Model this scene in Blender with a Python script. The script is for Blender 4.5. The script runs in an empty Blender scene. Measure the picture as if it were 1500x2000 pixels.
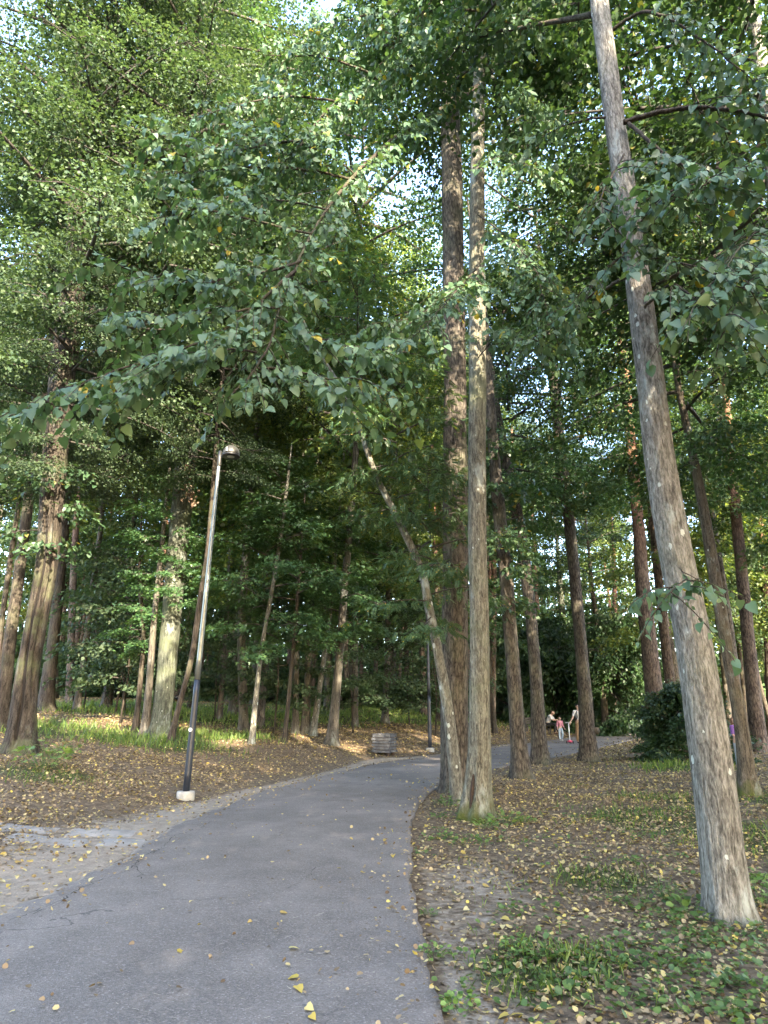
import bpy, math, random
import numpy as np
from mathutils import Vector

random.seed(7)
RNG = np.random.default_rng(7)
scene = bpy.context.scene
COL = scene.collection
PI = math.pi

# ------------------------------------------------------------------ camera model
FPX = 1250.0
PITCH = math.radians(17.1)
CAM = np.array([0.0, 0.0, 1.5])
FW = np.array([0, math.cos(PITCH), math.sin(PITCH)])
UP = np.array([0, -math.sin(PITCH), math.cos(PITCH)])
RT = np.array([1.0, 0, 0])

def ray(px, py):
    return FW + RT * (px - 750) / FPX + UP * (1000 - py) / FPX

def flat(px, py, z=0.0):
    d = ray(px, py)
    t = (z - CAM[2]) / d[2]
    return CAM + d * t

def at_y(px, py, y):
    d = ray(px, py)
    return CAM + d * (y / d[1])

def depth(p):
    return float(np.dot(np.asarray(p) - CAM, FW))

# ------------------------------------------------------------------ the path and the terrain
LPX = [(-300, 1960), (0, 1800), (110, 1745), (200, 1700), (300, 1642), (400, 1590), (500, 1553), (600, 1525), (720, 1495), (865, 1476),
       (960, 1462), (1075, 1447), (1165, 1434), (1255, 1421), (1330, 1413), (1420, 1407)]
RPX = [(865, 2000), (830, 1880), (815, 1800), (808, 1760), (802, 1690), (802, 1640), (808, 1590), (830, 1560), (865, 1532), (930, 1510),
       (1000, 1496), (1075, 1482), (1165, 1463), (1255, 1441), (1330, 1429), (1420, 1418)]
def edge_line(px, x0):
    p = [np.array([x0, -12.0]), np.array([x0, 1.0])] + [flat(*q)[:2] for q in px]
    e = p[-1] - p[-2]
    e = e / np.linalg.norm(e)
    return np.array(p + [p[-1] + e * 30, p[-1] + e * 90])
LP = edge_line(LPX, -3.0)
RP = edge_line(RPX, 0.5)

def sdist(P, line):
    """signed distance of points to a polyline, positive on its left"""
    P = np.atleast_2d(P)
    best = np.full(len(P), 1e9)
    sg = np.zeros(len(P))
    for a, b in zip(line[:-1], line[1:]):
        ab = b - a
        t = np.clip(((P - a) @ ab) / (ab @ ab), 0, 1)
        q = a + t[:, None] * ab
        d = np.linalg.norm(P - q, axis=1)
        c = ab[0] * (P[:, 1] - a[1]) - ab[1] * (P[:, 0] - a[0])
        m = d < best - 1e-6
        best[m] = d[m]
        sg[m] = np.sign(c[m])
    return best * sg

def nz(x, y, s, k=0):
    """smooth pseudo noise, about -1..1"""
    x = x * s; y = y * s
    return (np.sin(1.7 * x + 2.1 * y + k) + np.sin(2.9 * x - 1.3 * y + 1.7 * k + 1) + np.sin(-1.1 * x + 3.3 * y + 2.3 * k + 2)
            + np.sin(4.3 * x + 3.1 * y + k * .7) * .6 + np.sin(-5.1 * x + 4.7 * y + k * 1.9) * .5) / 3.2

def height(x, y):
    x = np.atleast_1d(np.asarray(x, float)); y = np.atleast_1d(np.asarray(y, float))
    P = np.stack([x, y], 1)
    dl = sdist(P, LP)
    dr = -sdist(P, RP)
    hill = 3.0 * (1 - np.exp(-0.15 * np.maximum(0, dl - 0.9) / 3.0))
    h = np.where(dl > 0, 0.02 + hill, 0.0)
    h = np.where((dl < -0.12) & (dr < -0.12), -0.04, h)
    rough = np.clip(np.maximum(dl, dr) * 1.2, 0, 1)
    h = h + rough * (0.025 * nz(x, y, 1.1) + 0.012 * nz(x, y, 3.7, 2) + 0.05 * nz(x, y, .33, 4))
    # small leaf banks left of the path
    h = h + 0.22 * np.exp(-(((x + 2.6) / 2.6) ** 2 + ((y - 20.5) / 1.5) ** 2)) * (dl > 0)
    return h

def G(px, py):
    d = ray(px, py)
    d = d / math.hypot(d[0], d[1])
    r = np.arange(2.0, 110, 0.05)
    X = d[0] * r; Y = d[1] * r; Z = CAM[2] + d[2] * r
    H = height(X, Y)
    k = np.argmax(Z <= H)
    if Z[k] > H[k]:
        k = 900
    return np.array([X[k], Y[k], H[k]])

def ground_z(x, y):
    return float(height(x, y)[0])

def proj(p):
    v = np.asarray(p) - CAM
    dd = v @ FW
    return 750 + FPX * (v @ RT) / dd, 1000 - FPX * (v @ UP) / dd

# ------------------------------------------------------------------ object helpers
def tag(o, label=None, cat=None, group=None, kind=None):
    if label: o['label'] = label
    if cat: o['category'] = cat
    if group: o['group'] = group
    if kind: o['kind'] = kind
    return o

def thing(name, label, cat, loc=(0, 0, 0), rz=0.0, group=None):
    o = bpy.data.objects.new(name, None)
    COL.objects.link(o)
    o.location = loc
    o.rotation_euler = (0, 0, rz)
    o.empty_display_size = .2
    return tag(o, label, cat, group)

class Acc:
    """collects vertices and faces of one mesh"""
    def __init__(self):
        self.v = []; self.f = []; self.n = 0; self.mi = []
    def add(self, v, f, mi=0):
        v = np.asarray(v, float)
        self.v.append(v)
        for q in f:
            self.f.append([i + self.n for i in q]); self.mi.append(mi)
        self.n += len(v)
    def box(self, c, s, rz=0.0, mi=0):
        x, y, z = [k / 2 for k in s]
        v = np.array([(-x, -y, -z), (x, -y, -z), (x, y, -z), (-x, y, -z), (-x, -y, z), (x, -y, z), (x, y, z), (-x, y, z)])
        ca, sa = math.cos(rz), math.sin(rz)
        v = np.stack([v[:, 0] * ca - v[:, 1] * sa, v[:, 0] * sa + v[:, 1] * ca, v[:, 2]], 1) + np.asarray(c)
        self.add(v, [(0, 3, 2, 1), (4, 5, 6, 7), (0, 1, 5, 4), (1, 2, 6, 5), (2, 3, 7, 6), (3, 0, 4, 7)], mi)
    def tube(self, pts, rad, seg=8, prof=None, caps=True):
        pts = np.asarray(pts, float); n = len(pts)
        rad = np.broadcast_to(np.asarray(rad, float), (n,))
        tan = np.gradient(pts, axis=0)
        tan /= np.linalg.norm(tan, axis=1)[:, None] + 1e-9
        ref = np.array([0, 1.0, 0]) if abs(tan[:, 2]).mean() > .6 else np.array([0, 0, 1.0])
        a = np.cross(ref, tan); a /= np.linalg.norm(a, axis=1)[:, None] + 1e-9
        b = np.cross(tan, a)
        th = np.linspace(0, 2 * PI, seg, endpoint=False)
        R = rad[:, None] * (np.ones((n, seg)) if prof is None else prof)
        V = pts[:, None, :] + R[..., None] * (np.cos(th)[None, :, None] * a[:, None, :] + np.sin(th)[None, :, None] * b[:, None, :])
        F = []
        for i in range(n - 1):
            for j in range(seg):
                k = (j + 1) % seg
                F.append((i * seg + j, i * seg + k, (i + 1) * seg + k, (i + 1) * seg + j))
        if caps:
            F.append(tuple(range(seg - 1, -1, -1)))
            F.append(tuple((n - 1) * seg + j for j in range(seg)))
        self.add(V.reshape(-1, 3), F)
    def lathe(self, prof, seg=24, c=(0, 0, 0)):
        th = np.linspace(0, 2 * PI, seg, endpoint=False)
        V = np.array([(c[0] + r * math.cos(t), c[1] + r * math.sin(t), c[2] + z) for r, z in prof for t in th])
        F = [(i * seg + j, i * seg + (j + 1) % seg, (i + 1) * seg + (j + 1) % seg, (i + 1) * seg + j) for i in range(len(prof) - 1) for j in range(seg)]
        F.append(tuple(range(seg - 1, -1, -1)))
        F.append(tuple((len(prof) - 1) * seg + j for j in range(seg)))
        self.add(V, F)
    def mesh(self, name, smooth=False):
        me = bpy.data.meshes.new(name)
        me.from_pydata(np.concatenate(self.v).tolist(), [], self.f)
        if smooth:
            me.polygons.foreach_set('use_smooth', [True] * len(me.polygons))
        me.update()
        return me
    def build(self, name, mats, parent=None, smooth=False, bevel=0):
        me = self.mesh(name, smooth)
        for m in (mats if isinstance(mats, (list, tuple)) else [mats]):
            me.materials.append(m)
        if any(self.mi):
            me.polygons.foreach_set('material_index', self.mi)
        o = link(name, me, parent)
        if bevel:
            b = o.modifiers.new('bevel', 'BEVEL'); b.width = bevel; b.segments = 2
        return o

def link(name, me, parent=None, loc=None, rz=0.0, sc=None):
    o = bpy.data.objects.new(name, me)
    COL.objects.link(o)
    if parent: o.parent = parent
    if loc is not None: o.location = loc
    if rz: o.rotation_euler = (0, 0, rz)
    if sc is not None: o.scale = (sc, sc, sc) if np.isscalar(sc) else sc
    return o

def np_mesh(name, V, F, mat, smooth=False, extra=None):
    """V (n,3), F (m,k) of one polygon size"""
    me = bpy.data.meshes.new(name)
    V = np.asarray(V, np.float32); F = np.asarray(F, np.int32)
    k = F.shape[1]
    me.vertices.add(len(V)); me.vertices.foreach_set('co', V.ravel())
    me.loops.add(F.size); me.loops.foreach_set('vertex_index', F.ravel())
    me.polygons.add(len(F)); me.polygons.foreach_set('loop_start', np.arange(0, F.size, k, dtype=np.int32))
    me.polygons.foreach_set('loop_total', np.full(len(F), k, np.int32))
    if smooth: me.polygons.foreach_set('use_smooth', np.ones(len(F), bool))
    for m in (mat if isinstance(mat, (list, tuple)) else [mat]): me.materials.append(m)
    if extra:
        for nm, arr in extra.items():
            at = me.attributes.new(nm, 'FLOAT', 'POINT'); at.data.foreach_set('value', np.asarray(arr, np.float32))
    me.update(); me.validate()
    return me

# ------------------------------------------------------------------ materials
class NT:
    def __init__(self, name):
        self.m = bpy.data.materials.new(name); self.m.use_nodes = True
        self.t = self.m.node_tree; self.t.nodes.clear()
        self.out = self.t.nodes.new('ShaderNodeOutputMaterial')
    def n(self, kind, ins=None, **props):
        nd = self.t.nodes.new('ShaderNode' + kind)
        for k, v in props.items(): setattr(nd, k, v)
        for k, v in (ins or {}).items():
            if isinstance(v, bpy.types.NodeSocket): self.t.links.new(v, nd.inputs[k])
            else: nd.inputs[k].default_value = v
        return nd
    def ramp(self, fac, stops, interp='LINEAR'):
        nd = self.n('ValToRGB', {'Fac': fac}); cr = nd.color_ramp; cr.interpolation = interp
        while len(cr.elements) < len(stops): cr.elements.new(.5)
        for e, (p, c) in zip(cr.elements, stops):
            e.position = p; e.color = (*c, 1) if len(c) == 3 else c
        return nd.outputs[0]
    def mixc(self, fac, a, b, mode='MIX'):
        nd = self.n('Mix', data_type='RGBA', blend_type=mode)
        for i, v in ((0, fac), (6, a), (7, b)):
            if isinstance(v, bpy.types.NodeSocket): self.t.links.new(v, nd.inputs[i])
            else: nd.inputs[i].default_value = v if i == 0 else (*v, 1)
        return nd.outputs[2]
    def math(self, op, a, b=0.0, c=None):
        nd = self.n('Math', operation=op)
        for i, v in enumerate((a, b) if c is None else (a, b, c)):
            if isinstance(v, bpy.types.NodeSocket): self.t.links.new(v, nd.inputs[i])
            else: nd.inputs[i].default_value = v
        return nd.outputs[0]
    def noise(self, vec, scale, detail=4, rough=.6, dist=0.0):
        return self.n('TexNoise', {'Vector': vec, 'Scale': scale, 'Detail': detail, 'Roughness': rough, 'Distortion': dist}).outputs['Fac']
    def mapping(self, vec, sc):
        return self.n('Mapping', {'Vector': vec, 'Scale': sc}).outputs[0]
    def done(self, sh):
        self.t.links.new(sh, self.out.inputs[0]); return self.m

def plain(name, col, rough=.6, metal=0.0, spec=.5, var=0.0, vs=8.0, bump=0.0):
    t = NT(name)
    c = (*col, 1)
    co = t.n('TexCoord').outputs['Object']
    ins = {'Base Color': c, 'Roughness': rough, 'Metallic': metal, 'Specular IOR Level': spec}
    if var:
        f = t.noise(co, vs, 5)
        ins['Base Color'] = t.ramp(f, [(.3, tuple(k * (1 - var) for k in col)), (.7, tuple(min(1, k * (1 + var)) for k in col))])
    if bump:
        ins['Normal'] = t.n('Bump', {'Height': t.noise(co, vs * 4, 5), 'Strength': bump, 'Distance': .02}).outputs[0]
    return t.done(t.n('BsdfPrincipled', ins).outputs[0])

def leaf_mat(name, stops, rough=.45, spec=.5, trans=.35, tcol=(1.6, 1.5, .5), objvar=.25):
    t = NT(name)
    r = t.n('NewGeometry').outputs['Random Per Island']
    c = t.ramp(r, stops)
    orr = t.n('ObjectInfo').outputs['Random']
    k = t.math('MULTIPLY_ADD', orr, objvar * 2, 1 - objvar)
    sc = t.n('VectorMath', {0: c}, operation='SCALE'); t.t.links.new(k, sc.inputs['Scale'])
    col = sc.outputs[0]
    tc = t.n('VectorMath', {0: col, 1: tcol}, operation='MULTIPLY').outputs[0]
    p = t.n('BsdfPrincipled', {'Base Color': col, 'Roughness': rough, 'Specular IOR Level': spec})
    tr = t.n('BsdfTranslucent', {'Color': tc})
    mx = t.n('MixShader', {0: trans, 1: p.outputs[0], 2: tr.outputs[0]})
    return t.done(mx.outputs[0])

def bark(name, light, mid, dark, furrow=14.0, stretch=.13, spots=0.0, moss=0.0, green=0.25, orange=None, plates=False, bump=.7, mossh=.5):
    t = NT(name)
    co = t.n('TexCoord').outputs['Object']
    big = t.noise(co, 1.3, 4)
    m1 = t.mapping(co, (furrow, furrow, furrow * stretch))
    warp = t.noise(m1, 1.0, 5, .65, .6)
    if plates:
        vo = t.n('TexVoronoi', {'Vector': t.mapping(co, (furrow * .7, furrow * .7, furrow * .22)), 'Scale': 1.0, 'Randomness': 1.0}, feature='DISTANCE_TO_EDGE').outputs[0]
        vo = t.math('MULTIPLY', vo, 2.2)
        h = t.math('ADD', t.math('MULTIPLY', vo, .26), t.math('MULTIPLY', warp, .85))
    else:
        h = warp
    fine = t.noise(t.mapping(co, (75, 75, 26)), 1.0, 3)
    h2 = t.math('ADD', t.math('MULTIPLY', fine, .3), t.math('MULTIPLY', h, .7))
    h2 = t.math('ADD', h2, t.math('MULTIPLY_ADD', big, .2, -.1))
    c = t.ramp(h2, [(.38, dark), (.49, mid), (.62, light)])
    if green:
        gm = t.math('MULTIPLY', t.n('MapRange', {'Value': big, 'From Min': .5, 'From Max': .68}).outputs[0], green)
        c = t.mixc(gm, c, (.10, .12, .055))
    if orange:
        z = t.n('SeparateXYZ', {0: co}).outputs[2]
        f = t.n('MapRange', {'Value': t.math('MULTIPLY_ADD', big, 3.0, z), 'From Min': orange[0], 'From Max': orange[1]}).outputs[0]
        c2 = t.ramp(h2, [(.36, (.07, .036, .025)), (.55, (.20, .105, .066)), (.8, (.32, .18, .12))])
        c = t.mixc(f, c, c2)
    if spots:
        v = t.n('TexVoronoi', {'Vector': t.mapping(co, (9, 9, 6)), 'Scale': 1.0, 'Randomness': 1.0})
        rad = t.math('MULTIPLY', t.n('SeparateColor', {0: v.outputs['Color']}).outputs[0], .30 * spots)
        msk = t.math('LESS_THAN', t.math('MULTIPLY_ADD', fine, .30, v.outputs['Distance']), t.math('ADD', rad, .08))
        c = t.mixc(t.math('MULTIPLY', msk, .85), c, (.50, .53, .47))
        pat = t.n('MapRange', {'Value': t.noise(t.mapping(co, (3.0, 3.0, 1.1)), 1.0, 6, .7), 'From Min': .57, 'From Max': .64}).outputs[0]
        c = t.mixc(t.math('MULTIPLY', pat, .7 * min(1, spots)), c, (.36, .40, .37))
    if moss:
        z = t.n('SeparateXYZ', {0: co}).outputs[2]
        f = t.n('MapRange', {'Value': t.math('MULTIPLY_ADD', t.noise(co, 5, 4), .9, z), 'From Min': mossh + .45, 'From Max': mossh + .15}).outputs[0]
        c = t.mixc(t.math('MULTIPLY', f, moss), c, (.075, .085, .02))
    nb = t.n('Bump', {'Height': h2, 'Strength': bump, 'Distance': .03}).outputs[0]
    p = t.n('BsdfPrincipled', {'Base Color': c, 'Roughness': .9, 'Specular IOR Level': .2, 'Normal': nb})
    return t.done(p.outputs[0])

M = {}
M['linden_leaf'] = leaf_mat('linden_leaf', [(0, (.040, .084, .042)), (.35, (.068, .128, .068)), (.75, (.095, .165, .088)), (.96, (.125, .195, .095)), (.99, (.14, .19, .05)), (1, (.40, .30, .03))], rough=.5, spec=.45, trans=.30)
M['broad_leaf'] = leaf_mat('broad_leaf', [(0, (.034, .070, .028)), (.6, (.062, .114, .045)), (.96, (.098, .150, .056)), (1, (.22, .20, .05))], trans=.36, tcol=(1.25, 1.3, .6), spec=.35)
M['fine_leaf'] = leaf_mat('fine_leaf', [(0, (.036, .064, .034)), (.6, (.060, .094, .048)), (1, (.090, .124, .062))], trans=.34, tcol=(1.25, 1.3, .6), spec=.25, rough=.55)
M['maple_leaf'] = leaf_mat('maple_leaf', [(0, (.034, .080, .032)), (.7, (.058, .124, .046)), (1, (.09, .15, .05))], trans=.33, rough=.45)
M['rowan_leaf'] = leaf_mat('rowan_leaf', [(0, (.045, .095, .045)), (.7, (.070, .130, .060)), (.97, (.10, .15, .06)), (1, (.36, .26, .03))], trans=.33)
M['yellow_leaf'] = leaf_mat('yellow_leaf', [(0, (.075, .125, .036)), (.5, (.120, .170, .048)), (1, (.20, .22, .06))], trans=.42, tcol=(1.4, 1.4, .5))
M['pine_needle'] = leaf_mat('pine_needle', [(0, (.030, .060, .028)), (1, (.065, .10, .042))], trans=.1, rough=.6)
M['shrub_leaf'] = leaf_mat('shrub_leaf', [(0, (.024, .056, .020)), (.7, (.046, .092, .032)), (1, (.075, .13, .045))], trans=.25, rough=.45)
M['dry_leaf'] = leaf_mat('dry_leaf', [(0, (.12, .075, .045)), (.6, (.24, .16, .105)), (1, (.40, .30, .22))], trans=.2, rough=.8)
M['litter_leaf'] = leaf_mat('litter_leaf', [(0, (.090, .060, .036)), (.36, (.195, .140, .084)), (.62, (.310, .230, .138)), (.80, (.40, .31, .175)), (.93, (.50, .41, .18)), (1, (.58, .46, .10))], trans=.12, rough=.75, spec=.3, objvar=0)
M['litter_yellow'] = leaf_mat('litter_yellow', [(0, (.34, .24, .09)), (.5, (.50, .37, .07)), (1, (.58, .50, .26))], trans=.2, rough=.7, objvar=0)
M['grass'] = leaf_mat('grass', [(0, (.065, .115, .022)), (.6, (.115, .185, .038)), (1, (.21, .26, .07))], trans=.4, rough=.55, objvar=0)
M['weed_leaf'] = leaf_mat('weed_leaf', [(0, (.065, .125, .034)), (.6, (.125, .21, .055)), (1, (.20, .29, .08))], trans=.3, rough=.45)
M['bract'] = leaf_mat('bract', [(0, (.30, .26, .19)), (1, (.55, .50, .40))], trans=.1, rough=.8, objvar=0)

M['bark_linden'] = bark('bark_linden', (.30, .285, .25), (.158, .148, .126), (.058, .053, .045), 34, .2, spots=.9, green=.2, moss=.5, mossh=-.05, bump=1.0)
M['bark_twin'] = bark('bark_twin', (.245, .235, .18), (.128, .118, .088), (.045, .04, .031), 32, .18, spots=.7, green=.45, moss=1.0, mossh=.3, bump=1.0)
M['bark_grey'] = bark('bark_grey', (.155, .138, .112), (.085, .075, .061), (.028, .025, .021), 26, .14, spots=.5, green=.3)
M['bark_lichen'] = bark('bark_lichen', (.125, .135, .10), (.072, .078, .058), (.026, .028, .021), 26, .16, spots=.6, green=.6)
M['bark_rough'] = bark('bark_rough', (.13, .112, .09), (.066, .056, .045), (.018, .015, .012), 22, .22, plates=True, green=.25, bump=1.0)
M['bark_rust'] = bark('bark_rust', (.088, .074, .057), (.043, .035, .027), (.012, .010, .008), 22, .13, spots=.25, green=.7, bump=1.0)
M['bark_pine'] = bark('bark_pine', (.15, .118, .092), (.08, .06, .048), (.022, .017, .013), 18, .26, plates=True, green=.1, orange=(8.0, 13.0), bump=1.0)
M['bark_dark'] = bark('bark_dark', (.09, .075, .058), (.048, .039, .03), (.017, .013, .01), 26, .15, green=.3)
M['bark_pale'] = bark('bark_pale', (.23, .22, .18), (.13, .122, .098), (.045, .042, .034), 28, .3, spots=1.2, green=.3)
M['bark_mossy'] = bark('bark_mossy', (.17, .145, .11), (.10, .083, .062), (.033, .028, .022), 28, .14, spots=.7, green=.3, moss=1.0, mossh=.25)
M['twig'] = plain('twig', (.045, .038, .030), .85, var=.4, vs=6)

M['concrete'] = plain('concrete', (.36, .345, .31), .9, var=.25, vs=9, bump=.4)
M['galv'] = plain('galvanised_steel', (.24, .255, .235), .42, .7, var=.15, vs=5)
M['navy'] = plain('navy_paint_and_reflection', (.022, .027, .040), .38, .15, var=.25, vs=4)
M['shade_grey'] = plain('lamp_shade_grey', (.040, .038, .032), .42, .1, var=.15)
M['black'] = plain('black_plastic', (.012, .012, .013), .45, var=.3)
M['lens'] = plain('lamp_lens', (.45, .44, .40), .3)
M['white'] = plain('white_plastic', (.78, .78, .76), .5)
M['wire'] = plain('blue_wire', (.12, .24, .26), .5)
M['plank'] = plain('weathered_planks', (.080, .082, .088), .85, var=.45, vs=7, bump=.5)
M['zinc'] = plain('zinc_liner', (.48, .50, .51), .45, .5, var=.2)
M['teal_bin'] = plain('dark_teal_paint', (.022, .034, .034), .6, var=.3)
M['hollow'] = plain('rotten_wood', (.045, .026, .016), .95, var=.5, vs=14, bump=.8)

# ground: brown soil, sand beside the path, grassy soil
def ground_mat():
    t = NT('forest_floor')
    co = t.n('TexCoord').outputs['Object']
    sand = t.n('Attribute', attribute_name='sand').outputs['Fac']
    grs = t.n('Attribute', attribute_name='grass').outputs['Fac']
    n1 = t.noise(co, 1.1, 6, .65); n2 = t.noise(co, 9, 6, .7); n3 = t.noise(co, 45, 4, .7)
    v = t.n('TexVoronoi', {'Vector': co, 'Scale': 17.0, 'Randomness': 1.0})
    vr = t.n('SeparateColor', {0: v.outputs['Color']}).outputs[0]
    base = t.ramp(t.math('MULTIPLY_ADD', n2, .7, t.math('MULTIPLY', n3, .3)), [(.3, (.068, .050, .034)), (.5, (.140, .106, .072)), (.72, (.25, .195, .138))])
    lit = t.ramp(vr, [(0, (.065, .045, .03)), (.5, (.14, .095, .06)), (.85, (.25, .18, .11)), (1, (.40, .32, .17))])
    base = t.mixc(t.math('MULTIPLY', t.n('MapRange', {'Value': n1, 'From Min': .35, 'From Max': .6}).outputs[0], .55), base, lit)
    sandc = t.ramp(t.math('MULTIPLY_ADD', n2, .6, t.math('MULTIPLY', n3, .4)), [(.3, (.18, .148, .112)), (.5, (.29, .242, .19)), (.7, (.42, .36, .29))])
    sm = t.n('MapRange', {'Value': t.math('ADD', sand, t.math('MULTIPLY_ADD', n2, .9, -.45)), 'From Min': .35, 'From Max': .65}).outputs[0]
    c = t.mixc(sm, base, sandc)
    grc = t.ramp(n2, [(.3, (.030, .040, .012)), (.7, (.065, .085, .022))])
    gm = t.n('MapRange', {'Value': t.math('ADD', grs, t.math('MULTIPLY_ADD', n2, .8, -.4)), 'From Min': .3, 'From Max': .7}).outputs[0]
    c = t.mixc(t.math('MULTIPLY', gm, .8), c, grc)
    b = t.n('Bump', {'Height': t.math('MULTIPLY_ADD', n3, .5, n2), 'Strength': .8, 'Distance': .03}).outputs[0]
    return t.done(t.n('BsdfPrincipled', {'Base Color': c, 'Roughness': .95, 'Specular IOR Level': .15, 'Normal': b}).outputs[0])
M['ground'] = ground_mat()

def asphalt_mat():
    t = NT('old_asphalt')
    co = t.n('TexCoord').outputs['Object']
    n0 = t.noise(co, .45, 5, .6); n1 = t.noise(co, 2.2, 6, .65); n3 = t.noise(co, 95, 3, .7)
    v = t.n('TexVoronoi', {'Vector': co, 'Scale': 120.0, 'Randomness': 1.0})
    vr = t.n('SeparateColor', {0: v.outputs['Color']}).outputs[0]
    c = t.ramp(t.math('MULTIPLY_ADD', n0, .6, t.math('MULTIPLY', n1, .4)), [(.40, (.122, .105, .092)), (.5, (.180, .156, .138)), (.60, (.250, .218, .192))])
    c = t.mixc(.45, c, t.ramp(vr, [(0, (.062, .054, .048)), (.6, (.165, .145, .128)), (.93, (.245, .216, .19)), (1, (.44, .39, .35))]))
    # sandy stains
    st = t.n('MapRange', {'Value': t.noise(t.mapping(co, (1.3, .8, 1)), 1.0, 5, .7), 'From Min': .57, 'From Max': .72}).outputs[0]
    c = t.mixc(t.math('MULTIPLY', st, .7), c, (.30, .245, .195))
    edge = t.n('Attribute', attribute_name='edge').outputs['Fac']
    em = t.n('MapRange', {'Value': t.math('ADD', edge, t.math('MULTIPLY_ADD', n1, 1.0, -.5)), 'From Min': .35, 'From Max': .75}).outputs[0]
    c = t.mixc(t.math('MULTIPLY', em, .7), c, (.060, .056, .055))
    sd = t.n('Attribute', attribute_name='sandy').outputs['Fac']
    sdm = t.n('MapRange', {'Value': t.math('ADD', sd, t.math('MULTIPLY_ADD', t.noise(co, 5.0, 6, .75), 1.6, -.8)), 'From Min': .45, 'From Max': .62}).outputs[0]
    c = t.mixc(t.math('MULTIPLY', sdm, .85), c, (.28, .235, .185))
    crk = t.n('TexVoronoi', {'Vector': t.n('VectorMath', {0: co, 1: t.n('TexNoise', {'Vector': co, 'Scale': 3.0, 'Detail': 4.0}).outputs['Color']}, operation='ADD').outputs[0], 'Scale': .42}, feature='DISTANCE_TO_EDGE').outputs[0]
    ck = t.math('MULTIPLY', t.math('LESS_THAN', crk, .006), t.n('MapRange', {'Value': n0, 'From Min': .54, 'From Max': .60}).outputs[0])
    c = t.mixc(t.math('MULTIPLY', ck, .6), c, (.035, .033, .033))
    b = t.n('Bump', {'Height': t.math('MULTIPLY_ADD', v.outputs['Distance'], .6, t.math('SUBTRACT', n3, ck)), 'Strength': .55, 'Distance': .012}).outputs[0]
    return t.done(t.n('BsdfPrincipled', {'Base Color': c, 'Roughness': .82, 'Specular IOR Level': .35, 'Normal': b}).outputs[0])
M['asphalt'] = asphalt_mat()

# ------------------------------------------------------------------ ground and path
GRASS_PX = [((280, 1440), 2.2), ((330, 1450), 1.6), ((420, 1440), 1.8), ((120, 1425), 2.0), ((190, 1385), 3.0), ((250, 1378), 3.0), ((420, 1400), 3.0), ((450, 1392), 4.0), ((350, 1385), 4.0),
            ((520, 1395), 3.5), ((580, 1398), 3.5), ((640, 1390), 3.5), ((700, 1398), 3.6), ((780, 1402), 4.0), ((850, 1402), 4.0), ((700, 1385), 5.0), ((800, 1388), 5.0), ((900, 1395), 4.0),
            ((90, 1510), .9), ((1270, 1598), 1.1), ((1400, 1620), .9), ((1180, 1720), .5), ((1480, 1640), 1.0), ((1060, 1910), .45), ((1330, 1500), 1.2), ((1480, 1560), .8), ((1100, 1880), .4), ((1300, 1560), 1.0)]
GR = [(G(*p), r) for p, r in GRASS_PX]
def grass_mask(x, y):
    m = np.zeros(len(x))
    for c, r in GR:
        m = np.maximum(m, np.exp(-(((x - c[0]) ** 2 + (y - c[1]) ** 2) / r ** 2) ** 1.4))
    return m

def build_ground():
    u = np.linspace(-1, 1, 420)
    ax = np.sinh(u * 4.2); ax = ax / ax[-1] * 260
    v = np.linspace(0, 1, 420)
    ay = np.sinh(v * 4.0) / math.sinh(4.0) * 320 - 8
    X, Y = np.meshgrid(ax, ay)
    x, y = X.ravel(), Y.ravel()
    z = height(x, y)
    P = np.stack([x, y], 1)
    dl = sdist(P, LP); dr = -sdist(P, RP)
    near = np.clip(1 - (y - 3) / 11, 0, 1)
    sand = np.where(dl > 0, np.clip(1.15 - dl / (.55 + 2.6 * near), 0, 1.0), 0) * np.where(y > 30, .4, 1)
    sand = np.maximum(sand, np.where(dr > 0, np.clip(.72 - dr / 1.6, 0, 1) * near, 0))
    q = G(870, 1690); sand = np.maximum(sand, .62 * np.exp(-((x - q[0] - .25) ** 2 / .35 + (y - q[1] + .6) ** 2 / 1.5)))
    q = G(930, 1790); sand = np.maximum(sand, .5 * np.exp(-((x - q[0]) ** 2 / .3 + (y - q[1]) ** 2 / .6)))
    q = flat(1440, 1412); sand = np.maximum(sand, .6 * np.exp(-((x - q[0]) ** 2 / 90 + (y - q[1]) ** 2 / 20)))
    n = 420
    i = np.arange((n - 1) * (n - 1)); r = i // (n - 1); c = i % (n - 1)
    F = np.stack([r * n + c, r * n + c + 1, (r + 1) * n + c + 1, (r + 1) * n + c], 1)
    me = np_mesh('ground', np.stack([x, y, z], 1), F, M['ground'], True, {'sand': sand, 'grass': grass_mask(x, y)})
    tag(link('ground', me), kind='structure')
build_ground()

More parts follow.
